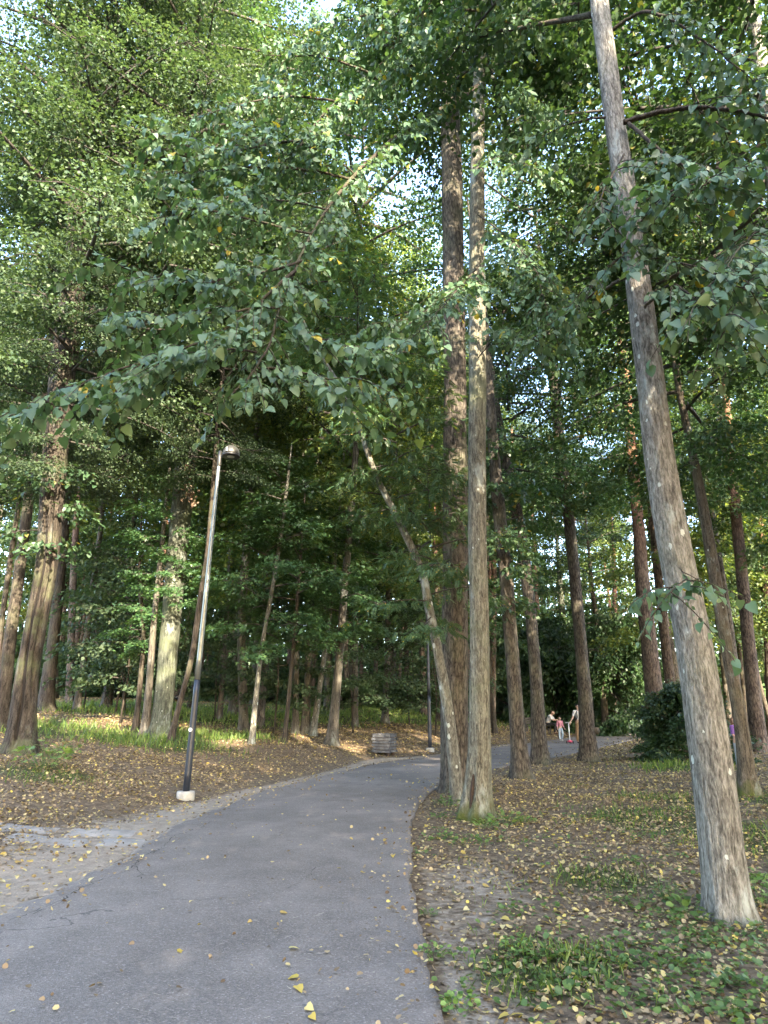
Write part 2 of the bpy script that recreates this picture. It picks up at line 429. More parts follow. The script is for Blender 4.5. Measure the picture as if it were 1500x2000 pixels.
def build_path():
    def res(L, k=12):
        out = []
        for a, b in zip(L[:-1], L[1:]):
            for t in np.linspace(0, 1, k, endpoint=False): out.append(a + (b - a) * t)
        return np.array(out + [L[-1]])
    def smooth(A):
        for _ in range(14):
            A[1:-1] = (A[:-2] + 2 * A[1:-1] + A[2:]) / 4
        return A
    A = smooth(res(LP)); B = smooth(res(RP))
    s = np.cumsum(np.r_[0, np.linalg.norm(np.diff(A, axis=0), axis=1)])
    jit = .05 * np.sin(s * 1.7) + .03 * np.sin(s * 4.9 + 1) + .025 * np.sin(s * 13)
    nrm = B - A; W = np.linalg.norm(nrm, axis=1); nrm /= W[:, None]
    A = A + nrm * (jit * np.clip(W / 3, 0, 1))[:, None]
    s2 = np.cumsum(np.r_[0, np.linalg.norm(np.diff(B, axis=0), axis=1)])
    B = B + nrm * ((.012 * np.sin(s2 * 7.1 + 2 * np.sin(s2 * .9)) + .016 * np.sin(s2 * 2.3 + np.sin(s2 * 1.7)) + .008 * np.sin(s2 * 19 + 2 * np.sin(s2 * 3))) * np.clip(W / 3, 0, 1))[:, None]
    K = 15
    V = []; E = []; D = []
    for a, b in zip(A, B):
        V.append((*a, -.06)); E.append(1); D.append(1)
        for k in range(K):
            t = (k / (K - 1)); t = t * t * (3 - 2 * t) if True else t
            p = a + (b - a) * t
            V.append((p[0], p[1], .034 + .02 * math.sin(PI * t) - (.008 if k in (0, K - 1) else 0)))
            w = np.linalg.norm(b - a)
            E.append(max(0, .55 - t * w / .45, .5 - (1 - t) * w / .12))
            D.append(max(0, .66 - t * w / .30))
        V.append((*b, -.06)); E.append(1); D.append(0)
    n = K + 2; F = []
    for i in range(len(A) - 1):
        for k in range(n - 1):
            F.append((i * n + k, i * n + k + 1, (i + 1) * n + k + 1, (i + 1) * n + k))
    me = np_mesh('path', np.array(V), np.array(F), M['asphalt'], True, {'edge': E, 'sandy': D})
    tag(link('path', me), kind='structure')
build_path()

def cracks():
    rng = np.random.default_rng(5)
    V = []; F = []
    for ln, w in [([(20, 1800), (75, 1775), (125, 1757), (150, 1745), (200, 1720), (255, 1692), (292, 1670), (330, 1655)], .022), ([(255, 1692), (268, 1702), (277, 1718)], .022), ([(560, 1738), (575, 1727), (590, 1715), (625, 1695)], .014),
                  ([(332, 1762), (365, 1759), (400, 1761)], .014), ([(292, 1670), (350, 1632), (420, 1603)], .018), ([(120, 1758), (100, 1772), (60, 1785)], .012), ([(640, 1640), (690, 1630), (720, 1633)], .012)]:
        P = np.array([flat(*q, .05)[:2] for q in ln])
        s = np.r_[0, np.cumsum(np.linalg.norm(np.diff(P, axis=0), axis=1))]
        q = np.arange(0, s[-1], .05)
        C = np.stack([np.interp(q, s, P[:, k]) for k in (0, 1)], 1) + rng.normal(0, .016, (len(q), 2)) + .03 * np.stack([np.sin(q * 5), np.cos(q * 7)], 1)
        t = unit2(np.gradient(C, axis=0)); nn = np.stack([-t[:, 1], t[:, 0]], 1)
        ww = .62 * w * rng.uniform(.15, 1, len(q))[:, None] * .5
        b = len(V)
        for l, r in zip(C - nn * ww, C + nn * ww): V += [(*l, .0585), (*r, .0585)]
        F += [(b + 2 * i, b + 2 * i + 1, b + 2 * i + 3, b + 2 * i + 2) for i in range(len(q) - 1)]
    me = np_mesh('path_cracks', np.array(V), np.array(F), plain('crack_dirt', (.028, .026, .025), .95))
    tag(link('path_cracks', me), kind='structure')
def unit2(a): return a / (np.linalg.norm(a, axis=1, keepdims=True) + 1e-9)
cracks()

# old paving slabs sunk into the verge at the left
def slabs():
    c0 = G(75, 1640)
    a = Acc()
    rz = math.radians(8)
    for i, (dx, dy, w, l, r) in enumerate([(-1.9, 0, .99, .49, .0), (-.9, 0, .99, .49, .004), (.1, 0, .99, .49, -.004), (.95, 0, .69, .49, .006), (-1.4, .5, .99, .49, 0), (-.4, .5, .99, .49, .003), (.55, .5, .89, .49, -.004)]):
        ex, ey = np.array([math.cos(rz + r), math.sin(rz + r)]), np.array([-math.sin(rz + r), math.cos(rz + r)])
        m = c0[:2] + np.array([dx * math.cos(rz) - dy * math.sin(rz), dx * math.sin(rz) + dy * math.cos(rz)])
        nx, ny = 9, 6
        V = []
        for u in np.linspace(-.5, .5, nx):
            for v in np.linspace(-.5, .5, ny):
                p = m + ex * u * w + ey * v * l
                edge = abs(u) > .49 or abs(v) > .49
                V.append((p[0], p[1], ground_z(p[0], p[1]) + (-.02 if edge else .013)))
        a.add(V, [(q * ny + k, (q + 1) * ny + k, (q + 1) * ny + k + 1, q * ny + k + 1) for q in range(nx - 1) for k in range(ny - 1)])
    o = a.build('old_paving', plain('worn_slab', (.26, .24, .215), .95, var=.3, vs=5, bump=.5), smooth=True)
    tag(o, kind='structure')
slabs()

# ------------------------------------------------------------------ leaves
T_RHOMB = (np.array([(0, 0, 0), (.45, .40, .10), (1, 0, -.12), (.45, -.40, .10)]), np.array([(0, 1, 2, 3)]))
T_HEART = (np.array([(0, 0, 0), (-.06, .26, .05), (.20, .48, .09), (.68, .33, .0), (1.12, 0, -.26), (.45, 0, -.02), (.68, -.33, .0), (.20, -.48, .09), (-.06, -.26, .05)]),
           np.array([(0, 5, 2, 1), (5, 4, 3, 2), (0, 8, 7, 5), (5, 7, 6, 4)]))
def lobe(a, l, w):
    c, s = math.cos(a), math.sin(a)
    pts = [(l * .55, w), (l, 0), (l * .55, -w)]
    return [(c * x - s * y, s * x + c * y, -.12 * (x * x)) for x, y in pts]
T_MAPLE = (np.array([(0, 0, 0)] + lobe(-.95, .72, .17) + lobe(0, 1.0, .24) + lobe(.95, .72, .17)), np.array([(0, 3, 2, 1), (0, 6, 5, 4), (0, 9, 8, 7)]))
T_NEEDLE = (np.array([(0, .03, 0), (1, .07, -.02), (1, -.07, .02), (0, -.03, 0)]), np.array([(0, 1, 2, 3)]))
T_ROUND = (np.array([(0, 0, 0), (.25, .42, .08), (.75, .40, .06), (1, 0, -.05), (.75, -.40, .06), (.25, -.42, .08)]), np.array([(0, 1, 2, 3), (0, 3, 4, 5)]))
_l = []
_f = []
for i in range(7):          # a pinnate leaf: six pairs of leaflets and a tip
    x = .22 + .12 * i
    for sgn in (1, -1):
        if i == 6 and sgn == -1: continue
        dx, dy = (.12, .26 * sgn) if i < 6 else (.24, 0)
        nx, ny = -dy * .28, dx * .28
        if i == 6: nx, ny = 0, .06
        b = len(_l)
        zz = -.35 * x * x
        _l += [(x, 0, zz), (x + dx * .5 + nx, dy * .5 + ny, zz - .02), (x + dx, dy, zz - .07), (x + dx * .5 - nx, dy * .5 - ny, zz - .02)]
        _f.append((b, b + 1, b + 2, b + 3))
T_PINN = (np.array(_l), np.array(_f))

def unit(a):
    return a / (np.linalg.norm(a, axis=-1, keepdims=True) + 1e-9)

def emit(tmpl, pos, d, nrm, size):
    tv, tf = tmpl
    d = unit(d)
    nrm = unit(nrm - (nrm * d).sum(1, keepdims=True) * d)
    s = np.cross(nrm, d)
    size = np.broadcast_to(size, (len(pos),))
    V = pos[:, None, :] + size[:, None, None] * (tv[None, :, 0, None] * d[:, None] + tv[None, :, 1, None] * s[:, None] + tv[None, :, 2, None] * nrm[:, None])
    F = tf[None] + (np.arange(len(pos)) * len(tv))[:, None, None]
    return V.reshape(-1, 3), F.reshape(-1, tf.shape[1])

def sprays(rng, P, D, n, sr, size, tmpl, flatness=.12, droop=.5, tilt=.45, down=.55):
    """flat, drooping sprays of n leaves around each centre P with outward direction D"""
    m = len(P)
    D = D.copy(); D[:, 2] = 0; D = unit(D + 1e-6)
    S = np.stack([-D[:, 1], D[:, 0], np.zeros(m)], 1)
    P = np.repeat(P, n, 0); D = np.repeat(D, n, 0); S = np.repeat(S, n, 0)
    k = m * n
    sr_ = np.repeat(np.broadcast_to(sr, (m,)) * rng.uniform(.6, 1.25, m), n)
    th = rng.uniform(0, 2 * PI, k); r = np.sqrt(rng.uniform(0, 1, k))
    u = np.cos(th) * r * 1.25; w = np.sin(th) * r * .85
    pos = P + sr_[:, None] * (u[:, None] * D + w[:, None] * S)
    pos[:, 2] += sr_ * (rng.normal(0, flatness, k) - droop * np.maximum(0, u + .2) ** 2 - .35 * droop * w ** 2)
    d = D * (.6 + u[:, None]) + S * w[:, None] * 1.2 + rng.normal(0, .55, (k, 3)); d[:, 2] -= down
    nr = np.array([0, 0, 1.0]) + D * .35 + rng.normal(0, tilt, (k, 3))
    return emit(tmpl, pos, d, nr, size * rng.uniform(.7, 1.2, k))

PROFILE = {
    'broad': lambda t: math.sin(PI * (.14 + .80 * t)) ** .7,
    'cone': lambda t: (1 - t) ** .8 * .9 + .12,
    'dome': lambda t: math.sqrt(max(0, 1 - t * t * .85)),
    'umbrella': lambda t: .55 + .45 * math.sin(PI * t),
}
def crown_lib(name, seed, H, R, limbs, per, n, sr, size, tmpl, mat, profile='broad', flatness=.12, droop=.5, low=-5, high=50, s0=.22, limb_r=.05, tilt=.45, down=.55, mat_b=None, bside=.16):
    rng = np.random.default_rng(seed)
    acc = Acc(); P = []; D = []
    az = rng.uniform(0, 6)
    for i in range(limbs):
        t = (i + rng.uniform(0, .8)) / limbs
        az += 2.4 + rng.normal(0, .3)
        L = R * PROFILE[profile](t) * rng.uniform(.72, 1.15)
        el = math.radians(low + (high - low) * t + rng.normal(0, 7))
        o = np.array([0, 0, H * t * .88])
        out = np.array([math.cos(az), math.sin(az), 0])
        side = np.array([-math.sin(az), math.cos(az), 0])
        bend = rng.normal(0, .15)
        s = np.linspace(0, 1, 7)
        pts = o + L * (s[:, None] * math.cos(el) * out + (s ** 2)[:, None] * bend * side)
        pts[:, 2] += L * (s * math.sin(el) - .22 * s ** 2 * math.cos(el))
        acc.tube(pts, limb_r * (1 - .88 * s) * (L / R + .3), 5, caps=False)
        for _ in range(per):
            q = s0 + (1 - s0) * rng.uniform(0, 1) ** .75
            p = np.array([np.interp(q, s, pts[:, k]) for k in range(3)])
            off = rng.normal(0, bside * L) * side
            e = p + off + out * abs(rng.normal(0, .08 * L)); e[2] += rng.normal(0, .05 * L) - .06 * np.linalg.norm(off)
            if rng.uniform() < .6:
                acc.tube(np.array([p, (p + e) / 2 + (0, 0, .04 * L), e]), [.012, .009, .005], 4, caps=False)
            P.append(e); D.append(out * .8 + side * np.sign(off @ side + 1e-6) * .5)
    V, F = sprays(rng, np.array(P), np.array(D), n, sr, size, tmpl, flatness, droop, tilt, down)
    return np_mesh(name, V, F, M[mat]), _bm(acc, name + '_branches', M[mat_b or 'twig'])

def _bm(acc, name, mat):
    me = acc.mesh(name, True); me.materials.append(mat); return me

LIB = {
    'broad': crown_lib('broad_crown', 1, 12, 4.2, 36, 14, 54, .66, .125, T_RHOMB, 'broad_leaf'),
    'broad2': crown_lib('broad_crown_b', 2, 11, 3.8, 32, 14, 54, .64, .125, T_RHOMB, 'broad_leaf', droop=.7),
    'yellow': crown_lib('yellow_crown', 3, 13, 4.2, 34, 13, 48, .68, .14, T_RHOMB, 'yellow_leaf'),
    'fine': crown_lib('fine_crown', 4, 13, 4.2, 42, 14, 78, .62, .090, T_RHOMB, 'fine_leaf', flatness=.07, droop=.35, low=0, high=35),
    'fine2': crown_lib('fine_crown_b', 5, 10, 3.6, 32, 14, 78, .60, .090, T_RHOMB, 'fine_leaf', flatness=.07, droop=.5, low=-5, high=35),
    'maple': crown_lib('maple_crown', 6, 6.5, 3.0, 16, 9, 44, .60, .145, T_MAPLE, 'maple_leaf', 'umbrella', bside=.24, flatness=.12, droop=.4, low=-2, high=35, tilt=.3, down=.35, limb_r=.03),
    'maple2': crown_lib('maple_crown_b', 7, 5.0, 2.6, 12, 9, 44, .58, .145, T_MAPLE, 'maple_leaf', 'umbrella', bside=.24, flatness=.12, droop=.45, low=-4, high=35, tilt=.3, down=.35, limb_r=.03),
    'rowan': crown_lib('rowan_crown', 8, 5.5, 2.3, 18, 10, 9, .5, .27, T_PINN, 'rowan_leaf', 'umbrella', flatness=.12, droop=.5, low=-5, high=40, tilt=.3, down=.4, limb_r=.025),
    'tall': crown_lib('tall_crown', 9, 17, 4.2, 36, 12, 26, .85, .21, T_RHOMB, 'broad_leaf'),
    'tally': crown_lib('tall_crown_yellow', 10, 16, 4.4, 36, 12, 26, .85, .21, T_RHOMB, 'yellow_leaf'),
    'pine': crown_lib('pine_crown', 11, 7, 2.8, 26, 12, 46, .42, .26, T_NEEDLE, 'pine_needle', 'umbrella', flatness=.35, droop=.1, low=5, high=50, tilt=1.0, down=-.2, s0=.45),
    'sprig': crown_lib('sprig_crown', 12, 1.6, .9, 7, 5, 18, .28, .085, T_HEART, 'rowan_leaf', 'umbrella', low=-5, high=35, limb_r=.012, droop=.7),
    'shrub': crown_lib('shrub_crown', 14, 2.0, 1.6, 30, 12, 52, .32, .095, T_RHOMB, 'shrub_leaf', 'dome', flatness=.25, droop=.5, low=10, high=75, s0=.35, limb_r=.02),
    'sapling': crown_lib('sapling_crown', 15, 4.5, 1.8, 16, 8, 46, .45, .11, T_RHOMB, 'fine_leaf', 'umbrella', low=0, high=45, limb_r=.018),
}

# ------------------------------------------------------------------ trunks
def catmull(P, k=8):
    P = np.asarray(P, float)
    Q = np.vstack([2 * P[0] - P[1], P, 2 * P[-1] - P[-2]])
    out = []
    for i in range(1, len(Q) - 2):
        a, b, c, d = Q[i - 1], Q[i], Q[i + 1], Q[i + 2]
        for t in np.linspace(0, 1, k, endpoint=False):
            out.append(.5 * ((2 * b) + (c - a) * t + (2 * a - 5 * b + 4 * c - d) * t * t + (3 * b - a - 3 * c + d) * t ** 3))
    return np.array(out + [P[-1]])

def trunk_mesh(name, pts, rad, mat, seg=20, flare=.35, seed=0, grooves=(), step=.25, flare_h=.28, ridge=0.0):
    """pts and rad in local space with the base at the origin"""
    rng = np.random.default_rng(seed)
    C = catmull(np.column_stack([pts, rad]), 8)
    s = np.r_[0, np.cumsum(np.linalg.norm(np.diff(C[:, :3], axis=0), axis=1))]
    if ridge: step = .06
    q = np.r_[np.arange(0, min(1.5, s[-1]), .05), np.arange(1.5, s[-1], step), s[-1]] if s[-1] > 1.6 else np.arange(0, s[-1], .1)
    C = np.column_stack([np.interp(q, s, C[:, k]) for k in range(4)])
    z = C[:, 2]
    th = np.linspace(0, 2 * PI, seg, endpoint=False)
    ph = rng.uniform(0, 6, 8)
    prof = np.ones((len(C), seg))
    zz = z[:, None]
    prof += .045 * np.sin(2 * th + ph[0] + .35 * zz) + .025 * np.sin(3 * th + ph[1] - .5 * zz) + .015 * np.sin(7 * th + ph[2] + 1.1 * zz) + .02 * np.sin(zz * 3.1 + ph[3] + th)
    lob = 1 + .45 * np.sin(4 * th + ph[4]) + .3 * np.sin(7 * th + ph[5])
    prof += flare * np.exp(-np.maximum(zz, 0) / flare_h) * lob
    if ridge:
        k = round(2 * PI * rad[0] / .045)
        w = .9 * np.sin(2.3 * zz + 3 * th + ph[6]) + .7 * np.sin(6.1 * zz - 5 * th + ph[7]) + .5 * np.sin(13.7 * zz + 11 * th)
        rg = np.abs(np.sin(k * th + w)) ** .6
        md = .6 + .4 * np.sin(17.3 * zz + 7 * th + 2 * np.sin(3.1 * zz + 4 * th))
        prof += ridge * (rg - .6) * (.5 + md) + ridge * .35 * np.sin(31 * zz + 23 * th + 3 * np.sin(5 * th + 9 * zz))
    for (ga, gw, gd, z0, z1) in grooves:
        da = (th - ga + PI) % (2 * PI) - PI
        win = np.clip((zz - z0) / .25, 0, 1) * np.clip((z1 - zz) / .25, 0, 1)
        wob = .12 * np.sin(zz * 2.3 + ga)
        prof -= gd * win * np.exp(-((da[None, :] - wob) / gw) ** 2)
    a = Acc()
    C2 = np.vstack([[C[0, 0], C[0, 1], -.25, C[0, 3]], C])
    prof = np.vstack([prof[:1] * 1.05, prof])
    a.tube(C2[:, :3], C2[:, 3], seg, prof)
    me = a.mesh(name, True); me.materials.append(mat)
    return me

TREES = {}
def traced_tree(key, name, label, cat, trace, mat, top=20.0, crowns=(), seed=None, seg=20, flare=.48, dist=None, group=None, grooves=(), leany=0.0, flare_h=.28, ridge=0.0):
    """trace: [(px, py, width_px) ...] from the base up, all in the frontal plane through the base"""
    seed = len(TREES) if seed is None else seed
    bx, by, bw = trace[0]
    if dist is None: base = G(bx, by)
    else:
        d = ray(bx, by); y = dist
        p = CAM + d * (y / d[1]); base = np.array([p[0], y, ground_z(p[0], y)])
    pts = []; rad = []
    for i, (px, py, w) in enumerate(trace):
        if i == 0: p = base
        else:
            p = at_y(px, py, base[1])
            p = at_y(px, py, base[1] + leany * (p[2] - base[2]))
        pts.append(p - base); rad.append(w / FPX * depth(p) / 2)
    pts = np.array(pts); rad = np.array(rad)
    if pts[-1][2] < top:
        e = pts[-1] - pts[max(0, len(pts) - 3)]
        e /= max(e[2], .1)
        h = pts[-1][2]
        for f in (.5, 1.0):
            pts = np.vstack([pts, pts[-1] + np.array([e[0] * .6, e[1] * .6, 1.0]) * (top - h) * .5])
            rad = np.r_[rad, rad[-1] * .55]
    root = thing(name, label, cat, base, 0, group)
    tm = trunk_mesh(name + '_trunk', pts, rad, M[mat], seg, flare, seed, grooves, flare_h=flare_h, ridge=ridge)
    link('trunk', tm, root)
    TREES[key] = (root, base, pts, rad)
    for c in crowns: add_crown(key, *c)
    return root

def axis_at(key, z):
    _, base, pts, rad = TREES[key]
    return np.array([np.interp(z, pts[:, 2], pts[:, k]) for k in range(2)] + [z])

def add_crown(key, lib, z, sc=1.0, rz=0.0, dx=0.0, dy=0.0):
    root = TREES[key][0]
    p = axis_at(key, z) + np.array([dx, dy, 0])
    leaf, br = LIB[lib]
    link('crown', leaf, root, p, rz, sc)
    link('branches', br, root, p, rz, sc)

# ---- the near trees
traced_tree('t27', 'linden_tree', 'large linden with pale white-spotted ridged bark leaning in the right foreground', 'tree',
            [(1425, 1800, 84), (1412, 1690, 80), (1385, 1450, 75), (1355, 1250, 67), (1320, 1080, 63), (1290, 900, 58), (1265, 700, 51), (1240, 500, 45), (1210, 300, 40), (1185, 120, 36), (1170, 0, 33), (1150, -200, 28)],
            'bark_linden', 17, [('broad', 11.0, .85, 1.0)], seg=176, flare=.24, flare_h=.14, ridge=.022)
traced_tree('t22', 'linden_tree', 'grey-green linden trunk with a slit hollow and moss at its foot beside the path', 'tree',
            [(930, 1603, 52), (935, 1500, 46), (937, 1400, 41), (936, 1200, 37), (932, 1000, 36), (932, 700, 34), (932, 400, 28), (935, 200, 22), (938, 50, 18), (940, -100, 14)],
            'bark_twin', 18, [('broad2', 14.0, .95, 2.0)], seg=140, flare=.42, ridge=.022, grooves=[(-2.1, .2, .42, .12, .66)])
traced_tree('t21', 'spruce_tree', 'tall thick rough-barked trunk close behind the mossy-footed linden by the path', 'tree',
            [(893, 1548, 54), (888, 1450, 52), (888, 1300, 49), (890, 1000, 48), (888, 700, 44), (883, 400, 40), (880, 250, 36), (878, 100, 30), (876, -50, 26)],
            'bark_rough', 22, [('broad2', 16.5, .9, 1), ('pine', 19, 1.1, 0)], seg=120, flare=.45, ridge=.03)
traced_tree('t20', 'rowan_tree', 'thin pale spotted stem leaning far to the left across the thick paired trunks', 'tree',
            [(893, 1542, 26), (886, 1480, 23), (872, 1370, 21), (855, 1270, 18), (838, 1190, 17), (822, 1110, 15), (775, 1010, 13), (735, 930, 11), (710, 860, 10), (680, 780, 8), (625, 690, 6.5), (570, 580, 5), (545, 500, 3.5)],
            'bark_pale', 11.2, [('rowan', 3.0, .62, 0.4), ('rowan', 5.0, .62, 2.2), ('rowan', 7.0, .7, 1.0), ('rowan', 8.6, .6, 3.0)], dist=11.6, seg=16, flare=.15)
traced_tree('t23', 'pine_tree', 'straight brown rough-barked trunk just right of the mossy-footed linden', 'tree',
            [(1018, 1522, 36), (1005, 1350, 28), (990, 1150, 26), (975, 1000, 24), (962, 850, 20), (955, 750, 17)], 'bark_rough', 19, [('sprig', 3.6, 1.3, 0), ('sprig', 5.0, 1.4, 2), ('sprig', 6.4, 1.5, 4)])
traced_tree('t24', 'pine_tree', 'brown trunk standing between the bench sitter and the straight rough trunk', 'tree',
            [(1055, 1492, 33), (1045, 1300, 24), (1025, 1100, 22), (1005, 980, 22), (985, 880, 18), (970, 800, 15)], 'bark_rough', 20, [('broad', 8, .8, 5)])
traced_tree('t25', 'pine_tree', 'dark trunk with a knobbly burl partly hiding the woman with the scooter', 'tree',
            [(1150, 1488, 33), (1138, 1300, 25), (1115, 1050, 22), (1095, 880, 21), (1075, 700, 16), (1060, 560, 12)], 'bark_rough', 20, [('broad2', 8, .9, 1.3), ('broad', 15, 1.0, 3)])
traced_tree('t26', 'pine_tree', 'thick two-toned pine rising behind the big dark shrub on the right', 'tree',
            [(1283, 1468, 36), (1274, 1320, 33), (1256, 1160, 29), (1249, 1050, 23), (1240, 950, 20), (1228, 800, 17), (1213, 640, 14)], 'bark_pine', 22, [('pine', 18, 1.1, 1), ('broad', 11, .9, 4)])
traced_tree('t28', 'linden_tree', 'slim mossy-footed trunk standing just behind the large leaning linden on the right', 'tree',
            [(1465, 1555, 32), (1445, 1400, 24), (1415, 1240, 22), (1390, 1090, 21), (1360, 920, 17), (1330, 780, 13), (1308, 650, 10)], 'bark_mossy', 14, [('broad2', 6.5, .9, 4.0), ('broad', 11, 1.0, 1)])
traced_tree('t29', 'pine_tree', 'dark ridged pine trunk at the right edge behind the slim mossy-footed one', 'tree',
            [(1483, 1470, 34), (1465, 1280, 25), (1445, 1080, 20), (1430, 930, 17), (1420, 800, 14)], 'bark_pine', 21, [('pine', 18, 1.0, 2), ('broad2', 9, .9, 1)])
traced_tree('t30', 'pine_tree', 'reddish pine trunk cut by the right edge of the photo', 'tree',
            [(1512, 1440, 24), (1500, 1200, 19), (1480, 1000, 16), (1468, 880, 13)], 'bark_pine', 22, [('pine', 16, 1.1, 0), ('broad', 9, .8, 2)])
traced_tree('t31', 'young_tree', 'thin dark stem right of the large leaning linden', 'tree',
            [(1462, 1440, 10), (1445, 1280, 8), (1412, 1040, 7), (1400, 900, 6)], 'bark_dark', 15, [('broad', 8, .55, 1)])
traced_tree('t32', 'birch_tree', 'grey-blue trunk above the bench sitter and the toddler, beyond the path', 'tree',
            [(1112, 1382, 14), (1102, 1250, 13), (1095, 1150, 11)], 'bark_lichen', 18, [('tall', 7, .8, 1)], dist=46)
traced_tree('t33', 'dark_tree', 'dark slim trunk with a sunlit foot right of the burl trunk', 'tree',
            [(1183, 1418, 16), (1172, 1280, 10), (1155, 1130, 7)], 'bark_dark', 17, [('tall', 6, .75, 3)], dist=40)
traced_tree('t34', 'pine_tree', 'thin pinkish sunlit pine deep in the wood behind the path bend', 'tree',
            [(1197, 1380, 10), (1200, 1130, 8)], 'bark_pine', 22, [('pine', 15, 1.2, 1)], dist=52)
traced_tree('t35', 'pine_tree', 'pinkish trunk seen in the gap right of the mossy-footed linden', 'tree',
            [(962, 1415, 12), (965, 1030, 9)], 'bark_pine', 22, [('tally', 11, .8, 1)], dist=38)
# ---- the left side
traced_tree('t1', 'old_linden_tree', 'old trunk with a long dark split in its bark at the left edge', 'tree',
            [(40, 1470, 54), (53, 1320, 44), (65, 1250, 41), (91, 1100, 40), (100, 1000, 44), (107, 900, 44), (125, 700, 44), (140, 600, 43), (150, 480, 36), (147, 300, 26), (146, 150, 20)],
            'bark_rust', 20, [('fine', 8.5, 1.15, 0), ('fine2', 6.0, .7, 2), ('sprig', 4.2, 1.3, 1), ('fine2', 14, 1.2, 1), ('fine', 12, 1.1, 4, 2.5, 0)], seg=140, flare=.4, ridge=.02, grooves=[(-1.38, .10, .40, .1, 5.4), (-.62, .14, .25, 1.0, 6)])
traced_tree('t2', 'pine_tree', 'grey trunk at the far left edge behind the split-barked trunk', 'tree',
            [(4, 1425, 24), (14, 1300, 22), (45, 1060, 19), (60, 950, 17)], 'bark_dark', 20, [('fine', 8, 1.1, 1), ('fine2', 16, .9, 3)])
traced_tree('t2b', 'pine_tree', 'thinner grey trunk at the far left edge leaning right', 'tree',
            [(-20, 1410, 13), (8, 1180, 10), (28, 1040, 9)], 'bark_dark', 19, [('fine2', 7, 1.3, 2)])
traced_tree('t3', 'pine_tree', 'dark straight trunk right of the split-barked trunk', 'tree',
            [(88, 1388, 30), (110, 1200, 21), (128, 1000, 18), (142, 700, 14)], 'bark_dark', 20, [('fine', 9, .9, 2), ('yellow', 16, 1.1, 2)])
traced_tree('t4', 'pine_tree', 'slim trunk with a bright sun fleck left of the pale lichened pair', 'tree',
            [(149, 1387, 13), (165, 1280, 12), (181, 1150, 12), (198, 1020, 9), (212, 850, 8)], 'bark_grey', 18, [('yellow', 10, 1.1, 3)])
traced_tree('t5', 'pine_tree', 'sunlit scaly pine behind the slim sun-flecked trunk on the left', 'tree',
            [(136, 1372, 15), (141, 1200, 13), (147, 1050, 11)], 'bark_pine', 22, [('pine', 14, 1.2, 2)], dist=31)
traced_tree('t6', 'pine_tree', 'dark-footed trunk leaning right in the left background glade', 'tree',
            [(208, 1372, 19), (225, 1260, 15), (238, 1180, 13)], 'bark_rough', 20, [('tally', 8, .8, 3)], dist=29)
traced_tree('t6b', 'sapling_tree', 'thin forked sapling between the dark-footed trunk and the lichened pair', 'tree',
            [(240, 1392, 8), (243, 1330, 6), (228, 1230, 5), (205, 1130, 4)], 'bark_dark', 6.5, [('sapling', 2.2, .9, 1)])
traced_tree('t7', 'linden_tree', 'thick greenish lichened trunk behind the lamp post on its left', 'tree',
            [(310, 1437, 38), (318, 1380, 36), (333, 1220, 38), (350, 1040, 40), (366, 886, 41), (382, 760, 38), (395, 620, 32)], 'bark_lichen', 19,
            [('fine', 9, 1.0, 4), ('broad', 14, 1.25, 4), ('broad2', 17, 1.3, 1), ('maple2', 3.2, .6, 2)], seg=28)
traced_tree('t8', 'linden_tree', 'slim brown stem pressed against the left of the lichened trunk', 'tree',
            [(283, 1437, 16), (292, 1330, 13), (302, 1200, 11), (315, 1080, 9)], 'bark_grey', 11, [('maple2', 5.2, .6, 0)])
traced_tree('t8b', 'young_tree', 'thin dark crooked stem left of the lichened trunk', 'tree',
            [(264, 1428, 11), (274, 1330, 10), (280, 1240, 9), (272, 1120, 7)], 'bark_dark', 8, [('maple2', 2.4, .5, 3)])
traced_tree('t9', 'young_tree', 'thin dark stem leaning right just behind the lamp post', 'tree',
            [(332, 1450, 12), (352, 1370, 11), (375, 1280, 11), (391, 1170, 11), (406, 1080, 11), (418, 950, 11), (426, 830, 9), (438, 700, 7)], 'bark_dark', 12, [('fine2', 7.5, .7, 3), ('broad', 12, 1.05, 1)])
traced_tree('t10', 'young_tree', 'slim grey trunk right of the lamp post in the green glade', 'tree',
            [(428, 1406, 11), (440, 1260, 9), (447, 1130, 8)], 'bark_grey', 16, [('tally', 8, .8, 3)])
traced_tree('t11', 'pine_tree', 'broader grey trunk standing second to the right of the lamp post', 'tree',
            [(455, 1388, 16), (465, 1240, 13), (472, 1100, 11)], 'bark_grey', 19, [('tall', 7, .8, 4)], dist=30)
traced_tree('t12', 'maple_tree', 'thin crooked maple with peeling pale bark and low dark leaf layers', 'tree',
            [(492, 1453, 11), (499, 1370, 10), (512, 1260, 8), (530, 1160, 8), (548, 1050, 8), (562, 940, 6)], 'bark_pale', 9.5, [('maple', 2.8, .75, 0), ('maple2', 5.8, .7, 2)])
traced_tree('t13', 'maple_tree', 'thin leaning maple stem left of the sunlit clump', 'tree',
            [(555, 1452, 9), (565, 1350, 8), (576, 1230, 7), (585, 1120, 6)], 'bark_dark', 8.5, [('maple', 3.2, .7, 1.4)])
traced_tree('t14', 'maple_tree', 'left stem of the clump of three in the middle glade', 'tree',
            [(577, 1432, 14), (578, 1350, 11), (580, 1250, 10), (584, 1130, 9)], 'bark_grey', 12, [('maple2', 4.2, .65, 3)])
traced_tree('t15', 'maple_tree', 'thick middle stem of the clump of three in the middle glade', 'tree',
            [(596, 1433, 18), (601, 1330, 14), (606, 1220, 12), (612, 1100, 10)], 'bark_grey', 15, [('yellow', 10, 1.2, 2)])
traced_tree('t16', 'maple_tree', 'right stem of the clump of three, brightly lit at its foot', 'tree',
            [(611, 1436, 13), (622, 1360, 11), (632, 1290, 9), (646, 1180, 8)], 'bark_pale', 12, [('maple2', 5, .7, 4)])
